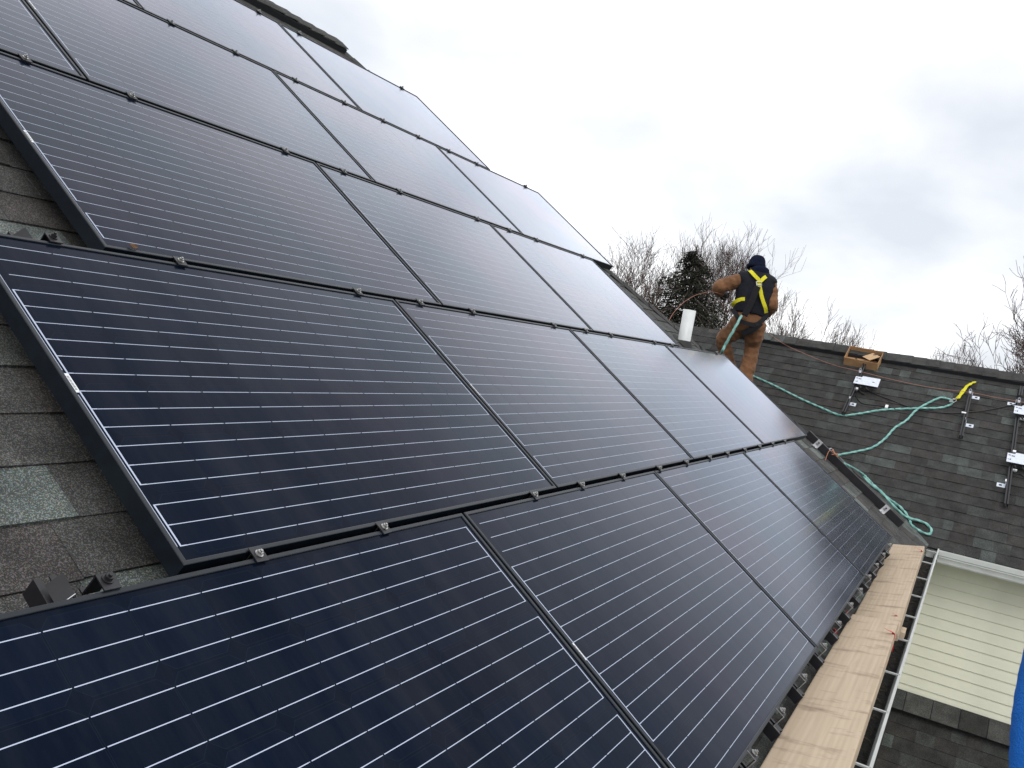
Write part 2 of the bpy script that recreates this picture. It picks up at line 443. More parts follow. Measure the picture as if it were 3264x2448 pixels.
# ------------------------------------------------------------------ house
house = empty('house', (4, 3, GROUND))
tag(house, 'house with dark shingled hip roof, lower shingled wing and cream siding under the white gutters', 'house')
HO = Vector(house.location)
def hpart(mb, name, mats, parent=None, **k):
    """mesh given in world coordinates, parented to the house or one of its parts"""
    o = mb.build(name, mats, parent or house, **k)
    o.location = -HO if parent is None else (0, 0, 0)
    return o

def slab(mb, pts, thick):
    pts = [Vector(p) for p in pts]
    nrm = (pts[1] - pts[0]).cross(pts[2] - pts[0]).normalized()
    if nrm.z < 0: nrm = -nrm
    n = len(pts)
    vs = pts + [p - nrm * thick for p in pts]
    mb.add(vs, [tuple(range(n)), tuple(range(n, 2 * n))[::-1]] + [(i, (i + 1) % n, n + (i + 1) % n, n + i) for i in range(n)])
def pm(x, y, dn=0.0): return Vector((x, y - dn * SP, zmain(y) + dn * CP))
def hipslab(mb, dn, th, rag=0.0):
    slab(mb, [pm(-3, EAVE_Y, dn), pm(7.56, EAVE_Y, dn), pm(*Q, dn), pm(6.45, 1.95, dn), pm(-3, 1.95, dn)], th)
    slab(mb, [pm(-3, 1.95, dn), pm(6.45, 1.95, dn), pm(4.4, 4.88, dn), pm(-3, 4.88, dn)], th)
mb = MB(); hipslab(mb, -0.012, 0.02)
main_roof = hpart(mb, 'roof', M['deck'])
# the faces of the main roof turned away: hip end and back slope
ztr = WZ + (Q[0] - WX) * SP / CP
mb = MB()
zr = zmain(4.88)
mb.add([pm(*Q, -.02), pm(6.45, 1.95, -.02), pm(4.4, 4.88, -.02), (8.0, 4.88, ztr), (8.0, 1.95, ztr)], [(0, 1, 4), (1, 2, 3, 4)])
mb.add([pm(-3, 4.88, -.02), pm(4.4, 4.88, -.02), (8.0, 9.9, -0.28), (-3, 9.9, -0.28)], [(0, 1, 2, 3)])
mb.add([pm(4.4, 4.88, -.02), (8.0, 4.88, ztr), (8.0, 9.9, -0.28)], [(0, 1, 2)])
hpart(mb, 'rear_roof', M['deck'])
mb = MB()
WB = WING_B
slab(mb, [onw(-6, 0, -.012), onw(EAVE_Y, 0, -.012), onw(.21, .493, -.012), onw(4.5, .493, -.012), onw(4.5, WB, -.012), onw(-6, WB, -.012)][::-1], 0.02)
wing_roof = hpart(mb, 'wing_roof', M['deck'])
mb = MB()
rx = WX + 2.55; rz = WZ + 2.55 * SP / CP
mb.add([(rx, -6, rz - .02), (rx, 4.5, rz - .02), (rx + 2.55, 4.5, WZ), (rx + 2.55, -6, WZ)], [(0, 1, 2, 3)])
hpart(mb, 'wing_rear_roof', M['deck'])

# --- shingle courses
TINTS = [((0.047, 0.046, 0.045), 0.34), ((0.052, 0.051, 0.050), 0.24), ((0.053, 0.048, 0.047), 0.16), ((0.060, 0.063, 0.061), 0.16), ((0.088, 0.099, 0.095), 0.13)]
TK = [1.0]
def pick_tint():
    r = rng.random(); acc = 0
    for t, w in TINTS:
        acc += w
        if r < acc: break
    k = rng.uniform(0.88, 1.12)
    return tuple(c * k * TK[0] for c in t)
def courses(regions, P, a0, a1, b0, b1, expo=0.143, scale=1.0):
    """yield (mesh data, centre, area) of every tab; P(a,b,n) maps into the world"""
    out_ = []
    nrow = int((b1 - b0) / expo) + 1
    for r_ in range(nrow):
        bb = b0 + r_ * expo
        a = a0 - rng.random() * 0.2
        tooth = rng.random() < .5
        last = None
        while a < a1:
            w = rng.choice([.09, .12, .15, .18, .2, .24, .28]) * rng.uniform(.9, 1.1) * scale
            h = (0.0085 if tooth else 0.0055) + rng.uniform(-.0008, .0012)
            t = pick_tint()
            drop = rng.uniform(-.002, .002)
            for reg in regions:
                poly = clip([(a, bb + drop), (a + w - .0012, bb + drop), (a + w - .0012, bb + expo + .004), (a, bb + expo + .004)], reg)
                if len(poly) < 3: continue
                def hh(p): return h + (0.0012 - h) * max(0, min(1, (p[1] - bb) / expo))
                top = [P(p[0], p[1], hh(p)) for p in poly]; bot = [P(p[0], p[1], -0.008) for p in poly]
                n = len(poly)
                fs = [tuple(range(n))] + [(i, n + i, n + (i + 1) % n, (i + 1) % n) for i in range(n)]
                ar = 0
                for i in range(1, n - 1): ar += (top[i] - top[0]).cross(top[i + 1] - top[0]).length / 2
                if ar < 1e-4: continue
                c = sum(top, Vector()) / n
                out_.append((top + bot, fs, t, c, ar, (sum(p[0] for p in poly) / n, sum(p[1] for p in poly) / n)))
            a += w; tooth = not tooth
    return out_
def camview(c):
    d = c - CAM; z = d.dot(fwd)
    if z < .05: return None
    x = 1632 + 2849.7 * d.dot(right) / z; y = 1224 + 2849.7 * d.dot(down) / z
    return x, y, z
def Pmain(a, b, n): return onp(a, b, ROOF_N + n)
def Pwing(a, b, n): return onw(a, b, n)
e0 = EAVE_Y / CP + ROOF_N * SP / CP * 0
vq = lambda y: (y + ROOF_N * SP) / CP    # plan y -> slope coordinate b of the roof surface
regs_main = [[(-3, vq(EAVE_Y)), (7.56, vq(EAVE_Y)), (Q[0], vq(Q[1])), (6.45, vq(1.95)), (-3, vq(1.95))],
             [(-3, vq(1.95)), (6.45, vq(1.95)), (4.4, vq(4.88)), (-3, vq(4.88))]]
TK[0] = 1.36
tm = courses(regs_main, Pmain, -3, 8.1, vq(EAVE_Y) - 0.004, vq(4.88))
regs_wing = [[(-6, -.02), (EAVE_Y, -.02), (.21, .493), (-6, .493)], [(-6, .493), (4.5, .493), (4.5, WB), (-6, WB)]]
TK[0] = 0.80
tw = courses(regs_wing, Pwing, -6, 4.6, -.02, WB)
ROWS = {5: (0.0, 1.0), 4: (1.0084, 2.0), 3: (2.017, 3.01), 2: (3.025, 4.02), 1: (4.034, 5.03)}
ROW_R = {1: 4.674, 2: 5.515, 3: 5.033, 4: 6.3205, 5: 5.6526}
ROW_N = {1: 3, 2: 4, 3: 3, 4: 4, 5: 4}
def under_panels(c):
    a, b = c[5]
    for r_ in ROWS:
        if ROWS[r_][0] - .0 < b + .09 < ROWS[r_][1] and ROW_R[r_] - ROW_N[r_] * 1.662 + .1 < a < ROW_R[r_] - .1: return True
    return False
def score(c, main):
    v = camview(c[3])
    if v is None or not (-60 < v[0] < 3320 and -60 < v[1] < 2500): return 0
    if main and under_panels(c): return 0
    nrm = Vector((0, -SP, CP)) if main else Vector((-SP, 0, CP))
    d = CAM - c[3]
    return c[4] * abs(nrm.dot(d.normalized())) / d.length_squared
cand = [(score(c, True), 'm', c) for c in tm] + [(score(c, False), 'w', c) for c in tw]

# --- lower roof against the wing wall (porch)
WALLX = 7.85
LZ = -1.7891
def onl(y, b, n=0.0):            # b measured down the slope from the wall
    return Vector((WALLX - b * CP - n * SP, y, LZ - b * SP + n * CP))
mb = MB()
slab(mb, [onl(-5, 0, -.03), onl(4, 0, -.03), onl(4, 4.2, -.03), onl(-5, 4.2, -.03)], 0.03)
lower_roof = hpart(mb, 'porch_roof', M['deck'])
tl = courses([[(-5, -4.2), (1.5, -4.2), (1.5, -.1), (-5, -.1)]], lambda a, b, n: onl(a, -b, n - .02), -5, 1.5, -4.2, -.1, 0.143)
def score_l(c):
    v = camview(c[3])
    if v is None or not (2600 < v[0] < 3320 and 2180 < v[1] < 2520): return 0
    d = CAM - c[3]
    return c[4] * abs(Vector((-SP, 0, CP)).dot(d.normalized())) / d.length_squared
cand += [(score_l(c), 'l', c) for c in tl]
cand.sort(key=lambda t: -t[0])
single = {id(t[2]) for t in cand[:300] if t[0] > 0}
for key, lst, par in (('m', tm, main_roof), ('w', tw, wing_roof), ('l', tl, lower_roof)):
    rest = MB()
    for c in lst:
        if id(c) in single:
            s = MB(); o0 = c[3]
            s.add([v - o0 for v in c[0]], c[1], c[2])
            me = s.mesh('shingle', M['shingle'])
            link('shingle', me, par, o0)
        else: rest.add(c[0], c[1], c[2])
    o = link('shingle_courses', rest.mesh('shingle_courses', M['shingle']), par)
    o['kind'] = 'stuff'

# --- ridge vents with cap shingles
def cap_run(p0, p1, downs, parent, width, length, lift, vent=0.0, vname='ridge_vent', cname='cap_shingle'):
    p0, p1 = Vector(p0), Vector(p1); d = (p1 - p0); L = d.length; d.normalize()
    downs = [Vector(x).normalized() for x in downs]
    ups = []
    for w in downs:
        n = w.cross(d)
        if n.z < 0: n = -n
        ups.append(n.normalized())
    if vent > 0:
        v = MB()
        for w, n in zip(downs, ups):
            for q0, q1, t in ((-0.02, width + .006, vent),):
                P_ = [p0 + w * q0, p0 + w * q1, p1 + w * q1, p1 + w * q0]
                v.add(P_ + [x + n * t for x in P_], [(0, 1, 2, 3), (4, 5, 6, 7), (0, 1, 5, 4), (1, 2, 6, 5), (2, 3, 7, 6), (3, 0, 4, 7)])
        link(vname, v.mesh(vname, M['ventblack']), parent)
    k = int(L / length) + 1
    up = sum(ups, Vector()).normalized()
    for i in range(k):
        a = p0 + d * (i * length); b = a + d * (length + .015)
        if (b - p0).length > L + .02: b = p1.copy()
        if (b - a).dot(d) < 0.02: continue
        s = MB(); t = pick_tint(); t = tuple(x * 1.25 for x in t)
        wv = width + rng.uniform(-.008, .008)
        jit = rng.uniform(-.003, .003)
        secs = []
        for pt, ex in ((a, 0.002), (b, 0.010)):
            base = vent + lift + ex + jit
            sec = []
            w0, n0, w1, n1 = downs[0], ups[0], downs[1], ups[1]
            # two soft bends over the apex
            ap = pt + up * (base + .004)
            sec = [pt + w0 * wv + n0 * base, pt + w0 * .05 + n0 * (base + .002), ap, pt + w1 * .05 + n1 * (base + .002), pt + w1 * wv + n1 * base]
            secs.append(sec)
        vs = [q - a for q in secs[0] + secs[1]]
        lo = [q - up * .006 for q in vs]
        n = 5
        fs = [(j, j + 1, n + j + 1, n + j) for j in range(4)] + [(10 + j, 10 + n + j, 10 + n + j + 1, 10 + j + 1) for j in range(4)]
        fs += [(j, 10 + j, 10 + j + 1, j + 1) for j in range(4)] + [(n + j, n + j + 1, 15 + j + 1, 15 + j) for j in range(4)]
        fs += [(0, n, 15, 10), (4, 14, 19, 9)]
        s.add(vs + lo, fs, t)
        link(cname, s.mesh(cname, M['shingle']), parent, a)
dm = Vector((0, -CP, -SP)); dmb = Vector((0, CP, -SP))
cap_run((-3, 4.88, zr), (4.36, 4.88, zr), [dm, dmb], main_roof, .135, .15, .004, .048, 'ridge_vent', 'ridge_shingle')
dw = Vector((-CP, 0, -SP)); dwb = Vector((CP, 0, -SP))
cap_run((rx, 2.55, rz), (rx, -5.6, rz), [dw, dwb], wing_roof, .135, .15, .004, .048, 'ridge_vent', 'ridge_shingle')
cap_run((rx, 4.3, rz - .02), (rx, 2.57, rz - .02), [dw, dwb], wing_roof, .14, .15, .006, 0, 'ridge_vent', 'ridge_shingle')
hp = [pm(*p, 0.0) for p in HIP]
for a_, b_ in ((hp[0], hp[1]), (hp[1], hp[2])):
    d_ = (b_ - a_).normalized()
    nM = Vector((0, -SP, CP)); wM = d_.cross(nM); wM = wM if wM.x < 0 else -wM
    nE = Vector((SP * 1.1, 0.0, CP)).normalized(); wE = d_.cross(nE); wE = wE if wE.x > 0 else -wE
    cap_run(b_, a_, [wM, wE], main_roof, .125, .15, .006, 0, 'x', 'hip_shingle')
# vent on the porch roof, its cap shingles lying against the siding
v = MB()
v.add([onl(-5, 0.0, -.01), onl(1, 0.0, -.01), onl(1, .2, -.01), onl(-5, .2, -.01), onl(-5, 0.0, .05), onl(1, 0.0, .05), onl(1, .215, .045), onl(-5, .215, .045)],
      [(0, 1, 2, 3), (4, 5, 6, 7), (0, 1, 5, 4), (1, 2, 6, 5), (2, 3, 7, 6), (3, 0, 4, 7)])
link('ridge_vent', v.mesh('ridge_vent', M['ventblack']), lower_roof)
y = 0.9
while y > -4.5:
    w = .235
    t = tuple(c * 1.5 for c in pick_tint()); s = MB()
    kk = rng.uniform(.7, 1.35); t = tuple(c * kk for c in t)
    P_ = [onl(y - w + .007, 0.004, .052), onl(y, 0.004, .052), onl(y, .235, .052), onl(y - w + .007, .235, .052)]
    up_ = Vector((-SP, 0, CP)) * .006
    o0 = P_[0].copy()
    k_ = rng.uniform(0, .002)
    vs = [p - o0 + up_ * (1 + k_ * 100 * (i % 2)) for i, p in enumerate(P_)] + [p - o0 for p in P_]
    s.add(vs, [(0, 1, 2, 3), (4, 5, 6, 7), (0, 1, 5, 4), (1, 2, 6, 5), (2, 3, 7, 6), (3, 0, 4, 7)], t)
    link('cap_shingle', s.mesh('cap_shingle', M['shingle']), lower_roof, o0)
    y -= w

# --- wing wall with lapped siding boards
wall = hpart(MB().b2((WALLX, -6, GROUND), (WALLX + .15, 1.2, -.32)), 'siding_wall', M['vinyl'])
BH = 0.1007
zt = LZ + 0.0 
k = 0
z = -0.4789
board = MB()
board.add([(-.004, -2.9, 0), (-.016, -2.9, -BH + .002), (-.004, -2.9, -BH - .004), (.0, -2.9, 0.004),
           (-.004, 2.9, 0), (-.016, 2.9, -BH + .002), (-.004, 2.9, -BH - .004), (.0, 2.9, 0.004)],
          [(0, 1, 5, 4), (1, 2, 6, 5), (2, 3, 7, 6), (3, 0, 4, 7), (0, 3, 2, 1), (4, 5, 6, 7)])
bme = board.mesh('siding_board', M['vinyl'])
while z > -3.3:
    o = link('siding_board', bme, wall, (WALLX, -2.0 + rng.uniform(-.004, .004), z)); z -= BH
# main house wall below the near gutter and soffits
mb = MB(); mb.b2((-3, 0.18, GROUND), (7.8, .33, -.30)); mb.b2((-3, .33, GROUND), (-2.85, 9.4, -.3))
hpart(mb, 'house_wall', M['vinyl'])
mb = MB(); mb.b2((-3, -.17, -.335), (7.7, .18, -.322)); mb.b2((7.68, -6, -.36), (7.85, -.17, -.347))
hpart(mb, 'soffit', M['white'])

# --- gutters (hollow K-profile) with hidden-hanger bars
GL_Y, GL_Z = -.290, -.292
def gutter_profile():
    # (out, up) from the fascia
    return [(0, .0), (0, -.125), (.075, -.125), (.085, -.11), (.088, -.07), (.108, -.045), (.112, -.012), (.112, 0), (.100, 0), (.100, -.008),
            (.107, -.012), (.103, -.043), (.083, -.068), (.080, -.108), (.072, -.121), (.004, -.121), (.004, 0)]
prof = gutter_profile()
mb = MB()
mb.prism(prof, -2.6, 7.58, (0, -1, 0), (0, 0, 1), (0, GL_Y + .112, GL_Z), (1, 0, 0))
near_gutter = hpart(mb, 'gutter', M['white'])
mb = MB()
mb.prism(prof, -5.9, -.29, (-1, 0, 0), (0, 0, 1), (7.56, 0, -.29), (0, 1, 0))
mb.b2((7.445, -5.9, -.352), (7.452, -.30, -.345))
wing_gutter = hpart(mb, 'wing_gutter', M['white'])
hb = MB()
hb.b2((-.0045, -.108, -.004), (.007, .004, -.001)); hb.b2((-.007, -.112, -.010), (.007, -.106, -.002)); hb.b2((-.0012, -.105, -.010), (.0012, 0, -.003))
hme = hb.mesh('hanger', M['white'])
for x in [2.06, 2.72, 3.32, 4.01, 4.62, 5.27, 5.95, 6.68, 7.31]:
    link('hanger', hme, near_gutter, (x, GL_Y + .112, GL_Z + .001), (0, 0, rng.uniform(-.05, .05)))
# drip edge / fascia
mb = MB(); mb.b2((-3, EAVE_Y + .012, -.41), (7.56, EAVE_Y + .027, -.288)); mb.b2((7.575, -6, -.43), (7.59, EAVE_Y, -.30))
hpart(mb, 'fascia', M['white'])
# floor fill and wall strips added to darken the near gutter inside, then needles
s = MB(); s.b2((-2.6, GL_Y + .03, GL_Z - .119), (7.55, GL_Y + .107, GL_Z - .100)); s.b2((-2.6, GL_Y + .0115, GL_Z - .045), (7.55, GL_Y + .0125, GL_Z - .012)); s.b2((-2.6, GL_Y + .031, GL_Z - .105), (7.55, GL_Y + .034, GL_Z - .06))
o = hpart(s, 'gutter_lining', M['gutterdark'])
s = MB()
for i in range(900):
    x = rng.uniform(1.4, 7.4); yv = GL_Y + rng.uniform(.03, .105); l = rng.uniform(.01, .05); th = rng.uniform(0, math.pi); z_ = GL_Z - .10 + rng.uniform(.001, .012)
    dx, dy = math.cos(th) * l / 2, math.sin(th) * l / 2; wv = rng.uniform(.0006, .002)
    dy = max(-.02, min(.02, dy))
    px, py = -math.sin(th) * wv, math.cos(th) * wv
    s.add([(x - dx - px, yv - dy - py, z_), (x + dx - px, yv + dy - py, z_ + rng.uniform(-.004, .008)), (x + dx + px, yv + dy + py, z_ + .002), (x - dx + px, yv - dy + py, z_ + .001)], [(0, 1, 2, 3)])
o = link('gutter_needles', s.mesh('gutter_needles', M['debris'])); tag(o, 'dry needles and leaf bits lying in the near white gutter', 'debris', kind='stuff')

# --- vent pipe on the main roof
pc = (5.9491, 1.9399, 1.1370)
mb = MB(); n = 28
for zz_, r_ in ((0, .052),): pass
outer = [(math.cos(2 * math.pi * k / n), math.sin(2 * math.pi * k / n)) for k in range(n)]
vs = [(x * .054, y_ * .054, -.1) for x, y_ in outer] + [(x * .054, y_ * .054, .30) for x, y_ in outer] + [(x * .047, y_ * .047, .30) for x, y_ in outer] + [(x * .047, y_ * .047, .05) for x, y_ in outer]
fs = []
for a in range(3): fs += [(a * n + k, a * n + (k + 1) % n, (a + 1) * n + (k + 1) % n, (a + 1) * n + k) for k in range(n)]
mb.add(vs, fs)
pipe = mb.build('vent_pipe', M['pvc'], house, Vector(pc) - HO)
for p in pipe.data.polygons: p.use_smooth = abs(p.normal.z) < .5
mb = MB()
base = [Vector((x * .062, y_ * .062, .035)) for x, y_ in outer]; low = [Vector((x * .10, y_ * .10, y_ * .10 * SP / CP + .010)) for x, y_ in outer]
mb.add(base + low, [(k, (k + 1) % n, n + (k + 1) % n, n + k) for k in range(n)])
mb.build('pipe_flashing', M['rubber'], pipe, smooth=True)

# ------------------------------------------------------------------ solar panels
PW, PH, FT = 1.650, 0.991, 0.046
def frame_mesh():
    mb = MB()
    sec = [(0, -FT), (0, -.0022), (.0006, -.0008), (.002, 0), (.0092, 0), (.0104, -.0006), (.011, -.0018), (.011, -FT)]
    k = len(sec)
    ring = []
    for cx, cy, sx, sy in ((0, 0, 1, 1), (PW, 0, -1, 1), (PW, PH, -1, -1), (0, PH, 1, -1)):
        ring.append([(cx + sx * d, cy + sy * d, h) for d, h in sec])
    vs = [p for r_ in ring for p in r_]
    fs = [(i * k + j, ((i + 1) % 4) * k + j, ((i + 1) % 4) * k + j + 1, i * k + j + 1) for i in range(4) for j in range(k - 1)]
    fs += [(i * k, i * k + k - 1, ((i + 1) % 4) * k + k - 1, ((i + 1) % 4) * k) for i in range(4)]
    mb.add(vs, fs)
    return mb.mesh('frame', M['frame'])
CU, CV = .1583, .1587
U0 = (PW - 10 * CU) / 2; V0 = (PH - 6 * CV) / 2
ZB = -.0040
def cell_mesh():
    mb = MB()
    a, b, c = .0778, .0768, .021
    def oc(a, b, c, z): return [(-a + c, -b, z), (a - c, -b, z), (a, -b + c, z), (a, b - c, z), (a - c, b, z), (-a + c, b, z), (-a, b - c, z), (-a, -b + c, z)]
    o, i_, lo = oc(a, b, c, .0001), oc(a - .0009, b - .0009, c - .0003, .0001), oc(a, b, c, 0)
    mb.add(i_ , [tuple(range(8))])
    mb.cur = 1
    mb.add(o + i_ + lo, [(j, (j + 1) % 8, 8 + (j + 1) % 8, 8 + j) for j in range(8)] + [(16 + j, 16 + (j + 1) % 8, (j + 1) % 8, j) for j in range(8)])
    return mb.mesh('cell', [M['cell'], M['celledge']])
def busbar_mesh():
    mb = MB()
    for i in range(10):
        xc = U0 + (i + .5) * CU
        mb.b2((xc - .0752, -.0009, .00014), (xc + .0752, .0009, .00022))
        if i < 9: mb.b2((xc + .0754, -.0006, .00014), (xc + .0792, .0006, .0002))
    return mb.mesh('busbar', M['ribbon'])
def endbar(x, v0, v1, name='end_ribbon'):
    mb = MB(); mb.b2((x - .0020, v0, ZB + .0002), (x + .0020, v1, ZB + .00045))
    return mb.mesh(name, M['ribbon'])
fme, cme, bme_ = frame_mesh(), cell_mesh(), busbar_mesh()
bk = MB(); bk.b2((.010, .010, ZB - .004), (PW - .010, PH - .010, ZB)); backme = bk.mesh('laminate', M['back'])
def ln(i): # i-th line from the top, 1..18
    c = (i - 1) // 3; return PH - V0 - (c + .5) * CV + (1 - (i - 1) % 3) * .0525
ends = []
for a, b in ((4, 9), (10, 15), (16, 18)): ends.append(endbar(U0 - .011, ln(b) - .0012, ln(a) + .0012))
for a, b in ((1, 6), (7, 12), (13, 18)): ends.append(endbar(PW - U0 + .007, ln(b) - .0012, ln(a) + .0012))
ends.append(endbar(U0 - .0205, PH / 2 + .035, ln(1))); ends.append(endbar(U0 - .0205, ln(18), PH / 2 - .038))
tails = MB()
for i in list(range(4, 19)): tails.b2((U0 - .011, ln(i) - .0012, ZB + .0002), (U0 + .0035, ln(i) + .0012, ZB + .00042))
for i in range(1, 19): tails.b2((PW - U0 - .0035, ln(i) - .0012, ZB + .0002), (PW - U0 + .007, ln(i) + .0012, ZB + .00042))
tme = tails.mesh('ribbon_tails', M['ribbon'])
lb = MB(); lb.b2((.0125, PH / 2 - .031, ZB), (.0235, PH / 2 + .026, ZB + .0003))
lb.cur = 1
y = PH / 2 - .024
while y < PH / 2 + .018:
    w = rng.choice([.0006, .0010, .0016]); lb.b2((.0150, y, ZB + .00032), (.0205, y + w, ZB + .0004)); y += w + rng.choice([.0007, .0012, .0018])
lme = lb.mesh('barcode_label', [M['label'], M['ink']])
def make_panel(u, v, tilt, label):
    root = empty('solar_panel', onp(u, v, tilt), (PITCH, 0, 0))
    tag(root, label, 'solar panel', 'black solar panels fixed on the main roof')
    link('frame', fme, root); link('laminate', backme, root)
    for i in range(10):
        for j in range(6):
            link('cell', cme, root, (U0 + (i + .5) * CU, V0 + (j + .5) * CV, ZB))
    for i in range(1, 19): link('busbar', bme_, root, (0, ln(i), ZB))
    for m_ in ends: link(m_.name.split('.')[0], m_, root)
    link('ribbon_tails', tme, root)['kind'] = 'stuff'; link('barcode_label', lme, root)
    return root
LAB = {
 (5, 3): 'nearest solar panel, deep blue black, filling the bottom left corner of the photo',
 (5, 2): 'second panel of the lowest row, barcode label on its left edge, bottom centre of photo',
 (5, 1): 'glossy black panel of the lowest row, next to last before the silver brackets',
 (5, 0): 'last panel of the lowest row, half reflecting the dark wing roof',
 (4, 3): 'deep blue panel at the left end of the second lowest row, beside bare shingles',
 (4, 2): 'blue grey panel, second from the left in the second lowest row',
 (4, 1): 'pale grey panel, third from the left in the second lowest row',
 (4, 0): 'pale panel at the right end of the second lowest row, before the worker\'s legs',
 (3, 2): 'purple grey panel at the left end of the middle row, dead leaf on its edge',
 (3, 1): 'grey panel in the centre of the middle row',
 (3, 0): 'pale grey panel at the right end of the middle row, left of the vent pipe',
 (2, 3): 'panel in the upper left corner of the photo, mostly out of frame',
 (2, 2): 'dull purple grey panel of the second highest row, second from the photo\'s left edge',
 (2, 1): 'grey panel of the second highest row, next to last before the sky',
 (2, 0): 'pale panel ending the second highest row, black cavity under its lower right corner',
 (1, 2): 'topmost row panel of which only the lower right tip shows at the photo\'s top',
 (1, 1): 'grey panel of the topmost row, left neighbour of the last one',
 (1, 0): 'palest panel at the right end of the topmost row, its corner against the sky',
}
for r_ in ROWS:
    for i in range(ROW_N[r_]):
        uL = ROW_R[r_] - .006 - i * 1.662 - PW
        make_panel(uL, ROWS[r_][0] + .0086, rng.uniform(-.0008, .0008), LAB[(r_, i)])

# ------------------------------------------------------------------ rails under the panels
RU = [-0.55, -0.14, .29, .70, 1.12, 1.52, 1.93, 2.40, 2.82, 3.24, 3.63, 4.04, 4.45, 4.87, 5.31]
RV = [(-.056, 1.080), (-.056, 2.09)] + [(-.056, 5.1)] * 11 + [(-.056, 4.1)] * 2
for i, (u, (va, vb)) in enumerate(zip(RU, RV)):
    mb = MB(); h = .0405
    # channel with two lips, opening upwards
    pr = [(-.021, -h), (.021, -h), (.021, 0), (.008, 0), (.008, -.003), (.018, -.003), (.018, -h + .003), (-.018, -h + .003), (-.018, -.003), (-.008, -.003), (-.008, 0), (-.021, 0)]
    mb.prism(pr, 0, vb - va, (1, 0, 0), (0, 0, 1), (0, 0, 0), (0, 1, 0))
    ro = mb.build('mounting_rail', M['black'], None, onp(u, va, -.0475), (PITCH, 0, 0))
    if i == 0: lab = 'black rail end sticking out above the nearest panel at the left edge'
    elif i == 1: lab = 'black rail end showing just left of the middle row'
    else: lab = 'black rail under the panels, %s from the near end of those with brackets' % ORD[i - 2]
    tag(ro, lab, 'rail', 'black mounting rails under the panels')

# ------------------------------------------------------------------ clamps
hexp = [(math.cos(R(60 * k)) * .0075, math.sin(R(60 * k)) * .0075) for k in range(6)]
def bolt_mesh():
    mb = MB()
    def disc(r, z0, z1, n=20): mb.prism([(math.cos(2 * math.pi * k / n) * r, math.sin(2 * math.pi * k / n) * r) for k in range(n)], z0, z1, (1, 0, 0), (0, 1, 0), (0, 0, 0), (0, 0, 1))
    disc(.0108, .0, .0024); 
    mb.prism(hexp, .0024, .0088, (1, 0, 0), (0, 1, 0), (0, 0, 0), (0, 0, 1))
    disc(.0036, .0088, .0135, 12)
    return mb.mesh('hex_bolt', M['steel'])
boltme = bolt_mesh()
bolt_dark = boltme.copy(); bolt_dark.materials[0] = M['black']
def mid_clamp_mesh():
    mb = MB()
    mb.prism([(-.0205, .0018), (.0205, .0018), (.0205, .0046), (.0075, .0050), (-.0075, .0050), (-.0205, .0046)], -.0195, .0195, (0, 1, 0), (0, 0, 1), (0, 0, 0), (1, 0, 0))
    mb.b2((-.0195, -.0068, -.026), (.0195, -.0045, .0018)); mb.b2((-.0195, .0045, -.026), (.0195, .0068, .0018))
    return mb.mesh('clamp_plate', M['black'])
mcme = mid_clamp_mesh()
def clamp(u, v, label, group, kind=0):
    root = empty('panel_clamp', onp(u, v, 0), (PITCH, 0, rng.uniform(-.05, .05)))
    root.rotation_euler = (PITCH, 0, 0); root.scale = (.86, .9, .9)
    tag(root, label, 'clamp', group)
    pl = link('clamp_plate', mcme, root, (0, 0, 0), (0, 0, rng.uniform(-.05, .05)))
    b = link('hex_bolt', boltme, root, (rng.uniform(-.002, .002), 0, .005), (rng.uniform(-.05, .05), rng.uniform(-.05, .05), rng.uniform(0, 1)))
    return root
SE = {'C': ([-.14, .29, 1.13, 1.52, 1.94, 2.41, 2.83, 3.25, 3.63, 4.05, 4.46, 4.87, 5.30], 1.0042, 'seam above the lowest panel row'),
      'B': ([.29, 1.11, 1.52, 1.94, 2.80, 3.23, 3.62, 4.44, 4.83], 2.0126, 'seam above the second lowest panel row'),
      'A': ([-.13, .29, .70, 1.51, 1.92, 2.39, 3.21, 3.63, 4.03, 4.84], 3.0210, 'seam above the middle panel row'),
      'D': ([1.11, 1.50, 1.92, 2.38, 2.82, 3.22, 3.63, 4.03, 4.44], 4.0294, 'seam below the topmost panel row')}
for key, (us, v, txt) in SE.items():
    for i, u in enumerate(us):
        clamp(u, v, '%s clamp from the left on the %s' % (ORD[i], txt), 'bolted clamps on the panel seams')
def top_clamp_mesh():
    mb = MB()
    mb.prism([(-.021, .0018), (.010, .0018), (.010, -.046), (.024, -.046), (.024, -.043), (.013, -.043), (.013, .0048), (-.021, .0048)], -.017, .017, (0, 1, 0), (0, 0, 1), (0, 0, 0), (1, 0, 0))
    return mb.mesh('clamp_plate', M['black'])
tcme = top_clamp_mesh()
for i, (u, v, lab) in enumerate(((2.83, 5.034, 'end clamp on the top edge of the topmost row, nearest the photo\'s top edge'),
                                 (3.22, 5.034, 'end clamp on the top edge of the topmost row, beside the dark ridge'),
                                 (4.45, 5.034, 'end clamp on the topmost row, lone bolt against the sky by its right corner'),
                                 (5.26, 4.025, 'end clamp on the second row, lone bolt against the sky by its right corner'),
                                 (6.05, 2.0085, 'end clamp at the upper right corner of the second lowest row, by the worker\'s feet'),
                                 (-.49, 1.018, 'end clamp beside the rail end above the nearest panel'),
                                 (-.10, 2.022, 'end clamp on the second lowest row, at the far left below the middle row'))):
    root = empty('panel_clamp', onp(u, v, 0), (PITCH, 0, 0))
    tag(root, lab, 'clamp', 'end clamps on the upper panel edges')
    link('clamp_plate', tcme, root); link('hex_bolt', boltme if i < 5 else bolt_dark, root, (0, 0, .005))
